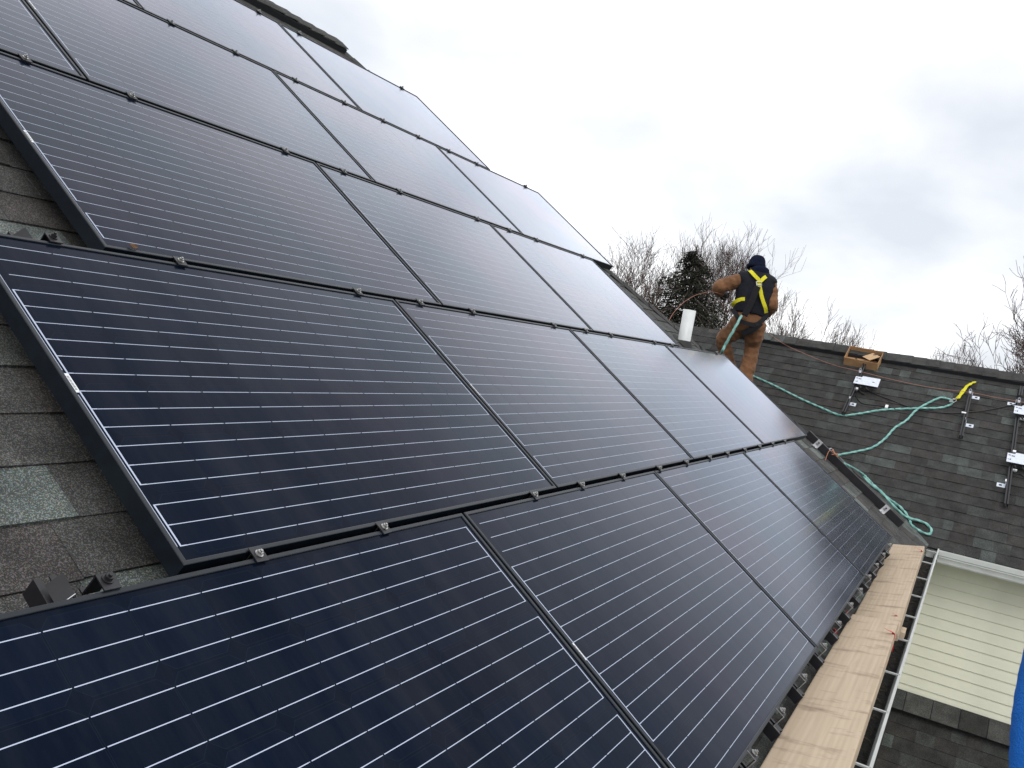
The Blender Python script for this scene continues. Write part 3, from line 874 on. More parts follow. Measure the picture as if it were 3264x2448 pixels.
# silver z brackets along the lower edge
def zbracket_mesh():
    mb = MB(); t = .0028
    poly = [(.006, .0031), (-.031, .0031), (-.0325, -.0445), (-.056, -.0445), (-.056, -.0475), (-.0295, -.0475), (-.028, .0003), (.006, .0003)]
    mb.prism(poly, -.016, .016, (0, 1, 0), (0, 0, 1), (0, 0, 0), (1, 0, 0))
    mb.mi[0] = mb.mi[1] = 1
    return mb.mesh('bracket_plate', [M['black'], M['alu']])
zme = zbracket_mesh()
for i, u in enumerate(RU[2:]):
    root = empty('end_bracket', onp(u, .0086, 0.0), (PITCH, 0, 0))
    tag(root, 'z-shaped bracket with bare cut edges on the lowest panel edge, %s from near end' % ORD[i], 'bracket', 'z brackets along the lowest panel edge')
    link('bracket_plate', zme, root, (rng.uniform(-.004, .004), rng.uniform(-.002, .001), 0))
    link('hex_bolt', boltme, root, (.002, -.014, .004), (.1, 0, .4))
# cut angle bracket by the rail end at left
for lab, u, v in (('short black angle bracket with bare cut edges beside the rail end at left', -.575, 1.026), ('small cut angle bracket above the second lowest row at far left', -.175, 2.034)):
    mb = MB()
    mb.prism([(-.019, -.047), (0, -.018), (.019, -.047), (.0155, -.047), (0, -.0235), (-.0155, -.047)], 0, .045, (1, 0, 0), (0, 0, 1), (0, 0, 0), (0, 1, 0))
    mb.cur = 1
    mb.prism([(-.0195, -.047), (0, -.0175), (.0195, -.047), (.0150, -.047), (0, -.0240), (-.0150, -.047)], -.0015, 0, (1, 0, 0), (0, 0, 1), (0, 0, 0), (0, 1, 0))
    o = mb.build('angle_bracket', [M['black'], M['alu']], None, onp(u + .03, v - .012, .006), (PITCH, 0, 0))
    tag(o, lab, 'bracket')
# dead leaf
mb = MB(); lp = []
for k in range(14):
    a = 2 * math.pi * k / 14; r_ = .013 * (1 + .35 * rng.uniform(-1, 1))
    lp.append((math.cos(a) * r_, math.sin(a) * r_ * .8, rng.uniform(.0, .006)))
lp2 = [(x, y_, z_ + .0012) for x, y_, z_ in lp]
mb.add(lp + [(0, 0, .004)] + lp2 + [(0, 0, .0055)], [(k, (k + 1) % 14, 14) for k in range(14)] + [(15 + (k + 1) % 14, 15 + k, 29) for k in range(14)] + [(k, 15 + k, 15 + (k + 1) % 14, (k + 1) % 14) for k in range(14)])
o = mb.build('leaf', M['leaf'], None, Vector((0.1477, 1.7003, 1.1359)), (PITCH, 0, 0)); tag(o, 'small crumpled brown leaf stuck on the lower edge of the middle row', 'leaf')

# ------------------------------------------------------------------ loose rail with feet at the right end of the lowest row
def foot_mesh(w=.05, slot=True):
    """L foot: plate on the roof towards -x and an upright plate with a slot; origin at the inner corner"""
    mb = MB()
    mb.b2((-.075, -w / 2, 0), (0, w / 2, .004)); mb.b2((-.004, -w / 2, .004), (0, w / 2, .075))
    mb.b2((-.010, -w / 2, .062), (-.004, w / 2, .075))
    mb.cur = 1
    mb.b2((-.0052, -.007, .024), (-.0041, .007, .056)); mb.b2((-.058, -.006, .0041), (-.03, .006, .0048))
    return mb.mesh('foot_plate', [M['alu'], M['ink']])
ftme = foot_mesh()
mb = MB()
mb.prism([(-.02, -.068), (.022, -.068), (.022, 0), (-.02, 0)], 0, 1.115, (1, 0, 0), (0, 0, 1), (0, 0, 0), (0, 1, 0))
lr = mb.build('mounting_rail', M['black'], None, onp(7.01, -.02, -.056), (PITCH, 0, 0)); bevel(lr, .002)
tag(lr, 'short thick black rail on the roof at the right end of the lowest row', 'rail')
for v, lab in ((.96, 'silver slotted foot on the short black rail, upper one by the copper wire'), (.165, 'silver slotted foot on the short black rail, lower one near the rope loop')):
    root = empty('rail_foot', onp(6.985, v, -.126), (PITCH, 0, 0)); tag(root, lab, 'bracket', 'feet of the short black rail')
    link('foot_plate', ftme, root, (0, 0, 0), (0, R(4), R(-6)))
    link('hex_bolt', boltme, root, (-.005, .004, .035), (0, R(-90), 0))
# inverter under the last panel, its edge showing
mb = MB()
mb.b2((-.14, -.105, 0), (.03, .105, .004)); mb.b2((.026, -.105, 0), (.03, .105, .022)); mb.b2((-.12, -.09, -.02), (.0, .09, 0))
mb.cur = 1; mb.b2((.0301, -.03, .006), (.0306, .05, .013))
mi = mb.build('micro_inverter', [M['galv'], M['ink']], None, onp(5.77, .60, -.074), (PITCH, 0, 0)); bevel(mi, .0015)
tag(mi, 'silver inverter edge peeking out from under the last panel of the lowest row', 'inverter')
for u, v, l_ in ((5.6527, .82, .04), (5.6527, .185, .05)):
    mb = MB(); mb.b2((0, -l_ / 2, -.017), (.0006, l_ / 2, -.003))
    o = mb.build('sticker', M['label'], None, onp(5.6526 - .006 + .0002, v, 0), (PITCH, 0, 0)); tag(o, '%s white sticker on the right side of the last frame of the lowest row' % ('upper' if v > .5 else 'lower'), 'sticker', 'white frame stickers')
def cable(name, pts, r_, m, label, cat='cable', k=8, n=8, group=None):
    mb = MB(); mb.tube(spline(pts, k), r_, n)
    o = mb.build(name, m, None, smooth=True); tag(o, label, cat, group); return o
cable('cable', [onp(5.72, 1.06, -.06), onp(6.05, .98, -.085), onp(6.2, .86, -.10), onp(6.05, .76, -.08), onp(5.85, .70, -.07)], .0045, M['cable'], 'black cable drooping from under the last panel to the inverter edge')
wp = [onp(6.9 + rng.uniform(-.06, .08), .80 + rng.uniform(-.055, .055), -.055 + rng.uniform(-.01, .03)) for _ in range(13)]
wp[0] = onp(6.80, .80, -.12); wp[-1] = onp(7.14, .87, -.115)
cable('copper_wire', wp, .0028, M['copper'], 'tangled bare copper wire twisted over the short black rail', 'wire')
wp = [onp(7.03 + rng.uniform(-.02, .06), .845 + rng.uniform(-.03, .03), -.05 + rng.uniform(-.015, .02)) for _ in range(7)]
cable('steel_wire', wp, .0024, M['galv'], 'short pale wire end curling over the short black rail beside the copper wire', 'wire')

# ------------------------------------------------------------------ planks
def plank(a_in, a_out, b_in, b_out, th, name, label):
    """four top corners; small unevenness along the board"""
    A, B, C_, D = [Vector(p) for p in (a_in, a_out, b_in, b_out)]
    o = A.copy(); ex = (C_ - A).normalized(); ey = (B - A); ey = (ey - ex * ey.dot(ex)).normalized(); ez = ex.cross(ey); 
    if ez.z < 0: ez = -ez
    L = (C_ - A).length; W = (B - A).length
    W2 = (D - C_).length
    mb = MB(); n = 40; m_ = 8
    def rounded(t): return 0
    vs = []; fs = []
    sec = [(0, -th), (0, -.005), (.0015, -.0015), (.005, 0)] + [(x, 0) for x in (.25, .5, .75)] + [(1, 0)]
    prof = lambda w: [(0, -th), (0, -.005), (.0016, -.0016), (.005, 0), (w * .3, .0), (w * .7, .0), (w - .005, 0), (w - .0016, -.0016), (w, -.005), (w, -th)]
    for i in range(n + 1):
        t = i / n; w = W + (W2 - W) * t
        jit = .0006 * math.sin(t * 9) + .0003 * math.sin(t * 31 + 1)
        for (py, pz) in prof(w):
            yy = py + jit * (1 if py > w / 2 else -.6)
            cup = -.0015 * (1 - ((py / w) * 2 - 1) ** 2)
            vs.append((L * t, yy, pz + (cup if pz > -.01 else 0)))
    k = 10
    for i in range(n):
        fs += [(i * k + j, (i + 1) * k + j, (i + 1) * k + j + 1, i * k + j + 1) for j in range(k - 1)]
        fs.append((i * k + k - 1, (i + 1) * k + k - 1, (i + 1) * k, i * k))
    fs += [tuple(range(k)), tuple(n * k + j for j in range(k))[::-1]]
    mb.add(vs, fs)
    ob = mb.build(name, M['wood'])
    ob.matrix_world = Matrix(((ex.x, ey.x, ez.x, o.x), (ex.y, ey.y, ez.y, o.y), (ex.z, ey.z, ez.z, o.z), (0, 0, 0, 1)))
    tag(ob, label, 'plank', 'scaffold planks along the eave')
    return ob
far = plank((6.19, .027, -.135), (6.19, -.200, -.090), (3.30, -.006, -.135), (3.30, -.240, -.114), .038, 'plank', 'farther pale wooden plank along the eave, its end near the gutter corner')
near = plank((3.44, -.004, -.094), (3.44, -.226, -.062), (-.60, -.020, -.070), (-.60, -.252, .045), .038, 'plank.001', 'nearer pale wooden plank with dark scuffs, lying on the farther one')
# wood block end under the joint
mb = MB(); mb.b2((-.06, -.03, -.035), (.06, .012, .0))
o = mb.build('wood_block', M['wood'], None, Vector((3.5924, -0.2331, -0.1350))); tag(o, 'small orange brown wood block below the joint of the two planks', 'wood block'); bevel(o, .002)
# red straps bent over the outer edge
def strap(p, label, l=.085, w=.022, yaw=0.0, flip=1):
    mb = MB(); P0 = Vector(p)
    prof = spline([(0, .046 * flip, .022), (0, .018 * flip, .012), (0, -.002 * flip, .006), (0, -.006 * flip, -.028), (0, -.010 * flip, -l)], 4)
    top = []; n = len(prof)
    vs = []
    for q in prof: vs += [(-w / 2, q.y, q.z), (w / 2, q.y, q.z), (w / 2, q.y - .003 * flip, q.z - .0022), (-w / 2, q.y - .003 * flip, q.z - .0022)]
    fs = [(4 * i + a, 4 * i + (a + 1) % 4, 4 * i + 4 + (a + 1) % 4, 4 * i + 4 + a) for i in range(n - 1) for a in range(4)] + [(0, 1, 2, 3), (4 * n - 4, 4 * n - 1, 4 * n - 2, 4 * n - 3)]
    mb.add(vs, fs)
    o = mb.build('red_strap', M['red'], None, P0, (0, 0, yaw), smooth=True)
    tag(o, label, 'strap', 'red plastic straps on the planks')
strap((5.9041, -0.1914, -0.0880), 'red strap bent over the outer edge at the far end of the farther plank', yaw=.5)
strap((3.7018, -0.2240, -0.1080), 'red strap on the farther plank, just beyond the joint of the two planks', yaw=.6)
strap((3.1532, -0.2211, -0.0600), 'pinkish red strap on the nearer plank, just before the joint', yaw=.7)
def chip(p, label, s=1.0):
    mb = MB(); mb.prism([(-.012 * s, -.02), (.014 * s, -.022), (.016 * s, .008), (.002, .014), (-.01 * s, .006)], 0, .006, (1, 0, 0), (0, 0, 1), (0, 0, 0), (0, 1, 0))
    o = mb.build('red_strap', M['red'], None, Vector(p), (.2, .1, .5)); tag(o, label, 'strap', 'red plastic straps on the planks')
chip((2.8880, -0.2331, -0.1150), 'small red tip showing below the nearer plank in the gutter, farther one')
chip((2.5825, -0.2359, -0.1150), 'small red tip showing below the nearer plank in the gutter, nearer one')
chip((3.0772, 0.0243, -0.1160), 'red block between the panels and the nearer plank', 1.8)
chip((3.5004, 0.0242, -0.1161), 'red tip between the panels and the farther plank')

# ------------------------------------------------------------------ things on the wing roof
def wing_basis():   # local x = up the slope, y = along the eave to the left, z = off the roof
    return Matrix(((CP, 0, -SP), (0, 1, 0), (SP, 0, CP)))
WB3 = wing_basis()
def place_w(o, p):
    o.matrix_world = Matrix.Translation(Vector(p)) @ WB3.to_4x4()
def wing_rail(p_top, p_bot, label, over=None):
    A, B = Vector(p_top), Vector(p_bot); L = (A - B).length
    mb = MB(); h = .042
    pr = [(-.018, 0), (.018, 0), (.018, h), (.006, h), (.006, h - .004), (.014, h - .004), (.014, .004), (-.014, .004), (-.014, h - .004), (-.006, h - .004), (-.006, h), (-.018, h)]
    mb.prism(pr, 0, L, (0, 1, 0), (0, 0, 1), (0, 0, 0), (1, 0, 0))
    o = mb.build('mounting_rail', M['black']); ex = (A - B).normalized()
    ez = Vector((-SP, 0, CP)); ey = ez.cross(ex).normalized(); ez = ex.cross(ey)
    o.matrix_world = Matrix(((ex.x, ey.x, ez.x, B.x), (ex.y, ey.y, ez.y, B.y), (ex.z, ey.z, ez.z, B.z), (0, 0, 0, 1)))
    tag(o, label, 'rail', 'short black rails on the wing roof')
    return o
wing_rail((9.8192, 0.9206, 1.2649), (8.9415, 0.9332, 0.6797), 'black rail on the wing roof running up to the cardboard box')
wing_rail((9.6528, -0.2436, 1.1539), (8.9285, -0.2504, 0.6711), 'short black rail on the wing roof below the yellow sling')
wing_rail((9.6728, -0.7206, 1.1672), (8.1499, -0.7529, 0.1520), 'long black rail at the right edge, carrying two inverters')
# a second piece of rail showing above the long one
wing_rail((9.9155, -0.7244, 1.2990), (9.7546, -0.7214, 1.1918), 'rail stub just above the long rail at the right edge')
def small_foot(p, label, side=-1):
    mb = MB()
    mb.b2((-.03, 0, 0), (.03, side * .075, .004)); mb.b2((-.03, -.002, .004), (.03, .002, .05))
    mb.cur = 1; mb.b2((-.013, side * .03, .0041), (.013, side * .055, .0047))
    o = mb.build('rail_foot', [M['galv'], M['ink']]); place_w(o, p)
    tag(o, label, 'bracket', 'silver rail feet on the wing roof')
small_foot((9.1827, 0.9282, 0.8033), 'silver foot beside the lower part of the rail below the cardboard box')
small_foot((9.6506, -0.2637, 1.1152), 'silver foot at the upper end of the short rail below the yellow sling')
small_foot((9.1946, -0.2665, 0.8112), 'silver foot halfway down the short rail below the yellow sling')
small_foot((9.6517, -0.6904, 1.1160), 'silver foot at the upper end of the long rail at the right edge', 1)
small_foot((8.4557, -0.7239, 0.3186), 'silver foot near the lower end of the long rail at the right edge', 1)
def clip_(p, label):
    mb = MB(); mb.tube([(0, -.012, 0), (.004, -.008, .03), (.0, .002, .045), (.01, .012, .03), (.005, .014, .0)], .004, 6)
    mb.b2((-.02, -.012, -.004), (.02, .012, 0))
    o = mb.build('line_clip', M['galv']); place_w(o, p); tag(o, label, 'clip', 'silver clips holding the orange string')
clip_((9.6190, 0.9315, 1.1855), 'silver clip on the rail end in front of the cardboard box')
clip_((9.5910, -0.2389, 1.1668), 'silver clip on the rail end under the yellow sling')
clip_((9.5803, -0.7163, 1.1597), 'silver clip on the top of the long rail at the right edge')
def wing_sticker(p, label, a=.035, b=.012, z=.012):
    mb = MB(); mb.b2((-a / 2, -b / 2, 0), (a / 2, b / 2, z)); o = mb.build('sticker', M['label']); place_w(o, p); tag(o, label, 'label', 'white tags on the wing roof wiring'); bevel(o, .002)
wing_sticker((9.1787, 0.9299, 0.8679), 'white sticker on the right side of the rail below the cardboard box')
wing_sticker((9.3579, 0.9047, 0.9754), 'white plug cap under the inverter below the cardboard box', .03, .04, .02)
wing_sticker((9.2473, -0.2242, 0.9317), 'white tag across the short rail below the yellow sling', .02, .045)
wing_sticker((9.2051, -0.2544, 0.8735), 'thin white sticker on the right side of the short rail')
wing_sticker((8.8278, -0.7499, 0.6460), 'white cap above the lower inverter at the right edge', .03, .03, .015)
wing_sticker((9.3706, -0.7724, 0.9718), 'white plug cap below the upper inverter at the right edge', .02, .045, .02)
wing_sticker((8.6224, -0.7776, 0.4730), 'white plug cap below the lower inverter at the right edge', .02, .045, .02)
wing_sticker((8.4194, -0.7182, 0.3737), 'thin white sticker near the lower end of the long rail')
wing_sticker((9.2075, 0.5379, 0.8391), 'white cable tag just above the green rope', .055, .030, .02)
def inverter(p, label, w=.21, d=.17):
    """plate towards -y (right in the picture), notched upper left corner, black body below"""
    root = empty('micro_inverter'); place_w(root, p); tag(root, label, 'inverter', 'micro inverters on the wing rails')
    mb = MB()
    mb.prism([(-d / 2, .055), (d / 2 - .025, .055), (d / 2 - .025, -.01), (d / 2, -.02), (d / 2, -w), (-d / 2, -w)], .028, .033, (1, 0, 0), (0, 1, 0), (0, 0, 0), (0, 0, 1))
    mb.build('mounting_plate', M['galv'], root)
    mb = MB(); mb.b2((-d / 2 + .01, -w + .01, 0), (d / 2 - .01, -.02, .028)); bevel(mb.build('housing', M['black'], root), .004)
    mb = MB()
    mb.b2((.02, .025, .0331), (.034, .045, .0336)); mb.b2((.015, -.012, .0331), (.028, .018, .0336)); mb.b2((-.05, .018, .0331), (-.03, .030, .0336)); mb.b2((-.045, .036, .0331), (-.036, .046, .0336)); mb.b2((-.01, -w + .05, .0331), (.002, -w + .075, .0336))
    for k_ in range(5): mb.b2((.008 - .0, -.012 + k_ * .006, .0331), (.0105, -.009 + k_ * .006, .0336))
    mb.build('printed_marks', M['ink'], root)
    mb = MB(); mb.tube([(-d / 2, -.03, .01), (-d / 2 - .03, -.03, .012), (-d / 2 - .05, -.04, .008)], .008, 8)
    mb.tube([(-d / 2, -.09, .01), (-d / 2 - .04, -.10, .010), (-d / 2 - .06, -.13, .006)], .008, 8)
    mb.build('plug', M['rubber'], root, smooth=True)
inverter((9.4440, 0.8941, 1.0628), 'inverter with pale metal plate on the rail just below the cardboard box')
inverter((9.4231, -0.7387, 1.0489), 'upper of the two pale inverter plates on the long rail at the right edge')
inverter((8.7075, -0.7470, 0.5718), 'lower of the two pale inverter plates on the long rail at the right edge', .30)
cable('cable', [(9.4543, 0.8132, 0.9939), (9.4114, 0.7144, 0.9653), (9.3601, 0.5383, 0.9312), (9.2951, 0.3115, 0.8878), (9.2859, 0.1172, 0.8817), (9.3210, -0.1006, 0.9051), (9.3676, -0.2210, 0.9362), (9.4552, -0.4093, 0.9945), (9.6235, -0.6611, 1.1068), (9.6854, -0.7640, 1.1480)], .0055, M['cable'], 'long black cable from the inverter by the box to the right edge')
cable('cable.001', [(9.4217, 0.9050, 0.9722), (9.3167, 0.8856, 0.9022), (9.2369, 0.8250, 0.8490), (9.2141, 0.7756, 0.8338), (9.2242, 0.6708, 0.8405), (9.2350, 0.5638, 0.8478), (9.2357, 0.4916, 0.8482), (9.2270, 0.4505, 0.8424)], .0055, M['cable'], 'short black cable curling from the inverter by the box to a white tag')
cable('cable.002', [(9.2221, 0.5069, 0.8488), (9.2132, 0.4494, 0.8428)], .011, M['rubber'], 'thick black plug just right of the white cable tag')
cable('cable.003', [(9.4080, 0.8828, 0.9727), (9.3784, 0.8515, 0.9530), (9.3560, 0.8152, 0.9381)], .011, M['rubber'], 'black plug hanging under the inverter by the box')
cable('cable.004', [(8.6509, -0.7783, 0.4583), (8.5793, -0.7554, 0.4106), (8.4986, -0.7666, 0.3568), (8.4212, -0.7584, 0.3052), (8.3928, -0.7722, 0.2863)], .006, M['cable'], 'black cable hanging beside the lower end of the long rail')
cable('cable.005', [(8.5720, -0.7589, 0.4057), (8.6413, -0.8151, 0.4519), (8.6162, -0.8695, 0.4352), (8.5974, -0.9417, 0.4227)], .0055, M['cable'], 'black cable leading off to the right below the lower inverter')

# ------------------------------------------------------------------ cardboard box
bx0 = Vector((9.8280, 1.1598, 1.2335)); bx1 = Vector((9.8128, 0.7743, 1.2234))
ey = (bx1 - bx0); BL = ey.length; ey.normalize()
ez = Vector((-SP, 0, CP)); ez = (ez - ey * ez.dot(ey)).normalized(); ex = ey.cross(ez)
if ex.z < 0: ex = -ex
BD, BHH, th = .27, .105, .004
root = empty('cardboard_box'); root.matrix_world = Matrix(((ex.x, ey.x, ez.x, bx0.x), (ex.y, ey.y, ez.y, bx0.y), (ex.z, ey.z, ez.z, bx0.z), (0, 0, 0, 1)))
tag(root, 'open brown cardboard box standing on the wing roof just below its ridge', 'box')
def bpart(name, a, b, m=None):
    mb = MB(); mb.b2(a, b); return mb.build(name, m or M['card'], root)
bpart('bottom', (0, 0, 0), (BD, BL, th)); bpart('side_panel', (0, 0, th), (th, BL, BHH)); bpart('side_panel', (BD - th, 0, th), (BD, BL, BHH + .004))
bpart('end_panel', (th, 0, th), (BD - th, th, BHH)); bpart('end_panel', (th, BL - th, th), (BD - th, BL, BHH - .002))
mb = MB(); mb.box((0, 0, 0), (.15, .13, .004)); f_ = mb.build('cardboard_flap', M['cardin']); f_.matrix_world = root.matrix_world @ Matrix.Translation((.15, BL * .72, BHH - .018)) @ Matrix.Rotation(R(38), 4, 'Z') @ Matrix.Rotation(R(8), 4, 'X')
tag(f_, 'loose square cardboard flap lying in the right half of the box', 'cardboard')
for i_, (px, py, txt) in enumerate(((.10, .13, 'leftmost'), (.13, .30, 'biggest, middle'), (.11, .42, 'rightmost'))):
    mb = MB(); mb.b2((-.02, -.018, 0), (.02, .018, .006)); mb.b2((-.004, -.018, .006), (.004, .018, .03 if i_ == 1 else .014))
    o = mb.build('black_clip', M['black']); o.matrix_world = root.matrix_world @ Matrix.Translation((px, BL * py * 1.0 + .0, .006)) @ Matrix.Scale(1.0, 4) @ Matrix.Rotation(i_ * .9, 4, 'Z')
    tag(o, '%s of the three small black clips in the left half of the box' % txt, 'clip', 'black clips in the cardboard box')
mb = MB()
for k_ in range(9): mb.box((BD - .06 + rng.uniform(-.03, .03), BL * .88 + rng.uniform(-.03, .03), .02 + .008 * k_), (.05, .02, .012), Matrix.Rotation(rng.uniform(0, 3), 3, 'Z'))
o = mb.build('clip_pile', M['black']); o.matrix_world = root.matrix_world.copy(); tag(o, 'dark heap of clips in the right corner of the box, behind the flap', 'clips')

# ------------------------------------------------------------------ ropes and string
def rope(name, pts, r_, label, k=10):
    sp = spline(pts, k)
    # resample evenly so that the strands twist evenly
    L = [0.0]
    for a, b in zip(sp, sp[1:]): L.append(L[-1] + (b - a).length)
    step = .0055; n = int(L[-1] / step); res = []; j = 0
    for i in range(n + 1):
        s_ = min(i * step, L[-1] - 1e-6)
        while L[j + 1] < s_: j += 1
        t = (s_ - L[j]) / max(1e-9, L[j + 1] - L[j]); res.append(sp[j].lerp(sp[j + 1], t))
    mb = MB(); mb.tube(res, r_, 9, lobes=3, amp=.26, pitch=r_ * 8)
    o = mb.build(name, M['rope'], None, smooth=True)
    if label: tag(o, label, 'rope')
    return o
rope('safety_rope', [(9.5701, 2.7128, 1.0736), (9.4242, 2.3827, 0.9763), (9.3452, 2.1283, 0.9236), (9.2358, 1.7968, 0.8507), (9.1064, 1.4616, 0.7644), (9.0207, 1.1946, 0.7073), (8.9619, 0.9706, 0.6681), (9.0262, 0.8100, 0.7109), (9.1650, 0.5750, 0.8035), (9.2837, 0.2677, 0.8827), (9.3684, 0.0209, 0.9391), (9.4490, -0.0735, 0.9928), (9.4955, -0.0883, 1.0238), (9.5263, -0.0676, 1.0444), (9.5329, 0.0359, 1.0487), (9.4232, 0.1359, 0.9756), (9.2386, 0.2370, 0.8718), (9.0775, 0.3040, 0.7452), (8.9306, 0.3913, 0.6472), (8.7409, 0.4513, 0.5208), (8.5786, 0.5431, 0.4126), (8.4651, 0.6948, 0.3369), (8.3650, 0.8492, 0.2701), (8.2991, 0.9106, 0.2263)], .011, 'long teal rope sweeping over the wing roof to the yellow sling and back')
lo = [(7.4092, 0.6457, 0.2934), (7.5789, 0.5956, 0.2600), (8.1838, 0.5296, 0.1517), (7.7616, 0.3920, 0.1243), (7.7953, 0.3102, 0.0698), (7.7984, 0.2320, 0.0176), (7.9023, 0.1423, -0.0359), (7.8423, 0.0705, -0.0759), (7.7736, 0.0176, -0.1217), (7.6085, -0.0215, -0.1514), (7.6719, -0.0792, -0.1895), (7.6502, -0.1484, -0.2040), (7.6579, -0.1821, -0.1988), (7.7020, -0.1904, -0.1694), (7.7478, -0.1579, -0.1389), (7.7766, -0.0952, -0.1197), (7.7246, 0.0002, -0.1080), (7.7251, 0.0574, -0.0987), (7.6906, 0.1277, -0.0519), (7.7005, 0.1928, -0.0085), (7.7400, 0.2519, 0.0309), (7.7492, 0.3116, 0.0707), (7.6692, 0.3873, 0.1212), (7.6686, 0.4858, 0.1869)]
rope('safety_rope', lo, .0115, 'looped end of teal rope lying in the valley above the gutter corner')
# yellow sling with carabiner
sp_ = [(9.8571, -0.2579, 1.2842), (9.8260, -0.2269, 1.2634), (9.7534, -0.1859, 1.2150), (9.6245, -0.1538, 1.1291), (9.5370, -0.1289, 1.0707)]
root = empty('anchor_sling', sp_[2]); tag(root, 'crumpled yellow anchor sling on the wing roof, end of the teal rope hooked to it', 'sling')
mb = MB(); S_ = [p - Vector(sp_[2]) for p in spline(sp_, 6)]
for off_, z_, w_ in ((.008, .0, .017), (-.008, .007, .014)):
    mb.tube([p + WB3 @ Vector((.0, off_, z_)) + Vector((0, 0, .004 * math.sin(i * 1.3))) for i, p in enumerate(S_)], [w_ * (1 + .25 * math.sin(i * .9)) for i in range(len(S_))], 8, flat=.35)
mb.build('webbing', M['yellow'], root, smooth=True)
mb = MB(); c0 = Vector((9.5215, -0.1123, 1.0604)) - Vector(sp_[2]); c1 = Vector((9.4625, -0.0740, 1.0211)) - Vector(sp_[2])
ax = (c1 - c0); sd = Vector((-SP, 0, CP)).cross(ax).normalized() * .022
mb.tube([c0 + sd * .4, c0 + ax * .2 + sd, c0 + ax * .8 + sd, c1, c0 + ax * .8 - sd, c0 + ax * .2 - sd, c0 - sd * .4, c0 + sd * .4], .0045, 6)
mb.b2(tuple(c1 - Vector((.02, .018, .0))), tuple(c1 + Vector((.015, .018, .02))))
mb.build('carabiner', M['steel'], root)
# orange string
cable('orange_string', [(7.3087, 2.5578, 1.3502), (7.4692, 2.5885, 1.4305), (7.7033, 2.5934, 1.5507), (8.0370, 2.6202, 1.6475), (8.2806, 2.5997, 1.7244), (8.5433, 2.5402, 1.7856), (8.6965, 2.4633, 1.7835)], .0021, M['orange'], 'orange string arching from the hip of the main roof up to the worker\'s hand', 'string', n=6)
cable('orange_string.001', [(8.7751, 2.0647, 1.5880), (8.8542, 2.0046, 1.4835), (8.9271, 1.9715, 1.4720), (8.9369, 1.7154, 1.3434), (9.0175, 1.4402, 1.2642), (9.5812, 1.2321, 1.2083), (9.5282, 0.9206, 1.1850), (9.5369, 0.5397, 1.1548), (9.5203, 0.1341, 1.1437), (9.4962, -0.2439, 1.1637), (9.5413, -0.4795, 1.1578), (9.4865, -0.7200, 1.1573), (9.5191, -1.2189, 1.1429)], .0021, M['orange'], 'orange string stretched from the worker\'s hip to the right edge', 'string', n=6)
cable('orange_string.002', [(9.7046, 2.4901, 1.1584), (9.5676, 2.4094, 1.0671), (9.4819, 2.3804, 1.0100), (9.4201, 2.3802, 0.9688)], .0024, M['orange'], 'bit of orange string between the worker\'s boots', 'string', n=6)
# bright blue sleeve close to the camera
mb = MB(); pts_ = [(-0.3986, -0.5166, 0.9388), (-0.4152, -0.5133, 0.8967), (-0.4433, -0.5101, 0.8521), (-0.4689, -0.5107, 0.8137), (-0.4924, -0.5150, 0.7780), (-0.5264, -0.5243, 0.7196)]
mb.tube(spline(pts_, 8), [.030 + .0003 * math.sin(i * 1.7) for i in range(41)], 32)
o = mb.build('jacket_sleeve', M['bluecloth'], None, smooth=True); tag(o, 'blurred bright blue cloth sleeve cut off by the right edge of the photo', 'sleeve')

# ------------------------------------------------------------------ worker
def spts(L): return [Vector(p) for p in L]
def loft(mb, rings, n=18, cap=True):
    """rings: (centre, right half vector, front half vector)"""
    vs = []
    for c, a, b in rings:
        for k in range(n):
            th = 2 * math.pi * k / n; ct, st = math.cos(th), math.sin(th)
            ct = math.copysign(abs(ct) ** .85, ct); st = math.copysign(abs(st) ** .85, st)
            vs.append(c + a * ct + b * st)
    m = len(rings)
    fs = [(i * n + k, i * n + (k + 1) % n, (i + 1) * n + (k + 1) % n, (i + 1) * n + k) for i in range(m - 1) for k in range(n)]
    if cap: fs += [tuple(range(n))[::-1], tuple((m - 1) * n + k for k in range(n))]
    mb.add(vs, fs)
def limb(mb, pts, rads, n=16, k=5, wr=0.0, seed=0):
    sp = spline(pts, k); m = len(sp); rr = []
    for i in range(m):
        t = i / (m - 1) * (len(rads) - 1); j = min(int(t), len(rads) - 2)
        rr.append((rads[j] + (rads[j + 1] - rads[j]) * (t - j)) * (1 + wr * math.sin(i * 2.1 + seed) + wr * .6 * math.sin(i * 4.3 + seed * 2)))
    mb.tube(sp, rr, n)
# joints: world points
PT = dict(
 top=(8.9440, 2.1996, 2.2727), head=(8.9418, 2.1896, 2.1858), neck=(8.9063, 2.1331, 2.0861),
 chest=(8.8608, 2.1340, 1.9567), waist=(8.7806, 2.1111, 1.6720), hips=(8.7858, 2.1223, 1.5363),
 shL=(8.8058, 2.2876, 1.9878), shR=(8.9096, 2.0032, 1.9911),
 elL=(8.6999, 2.5120, 1.8574), wrL=(8.8878, 2.5344, 1.8081), haL=(8.9718, 2.5020, 1.7991),
 elR=(8.8858, 1.9227, 1.7496), wrR=(9.0889, 1.9960, 1.6612), haR=(9.1531, 2.0436, 1.6444),
 hipL=(8.7862, 2.1984, 1.4769), hipR=(8.7867, 2.0259, 1.4862),
 knL=(8.8332, 2.3791, 1.2777), anL=(9.0789, 2.2865, 0.9372),
 knR=(8.9113, 2.0508, 1.2412), anR=(8.7519, 2.0321, 0.8505))
PT = {k: Vector(v) for k, v in PT.items()}
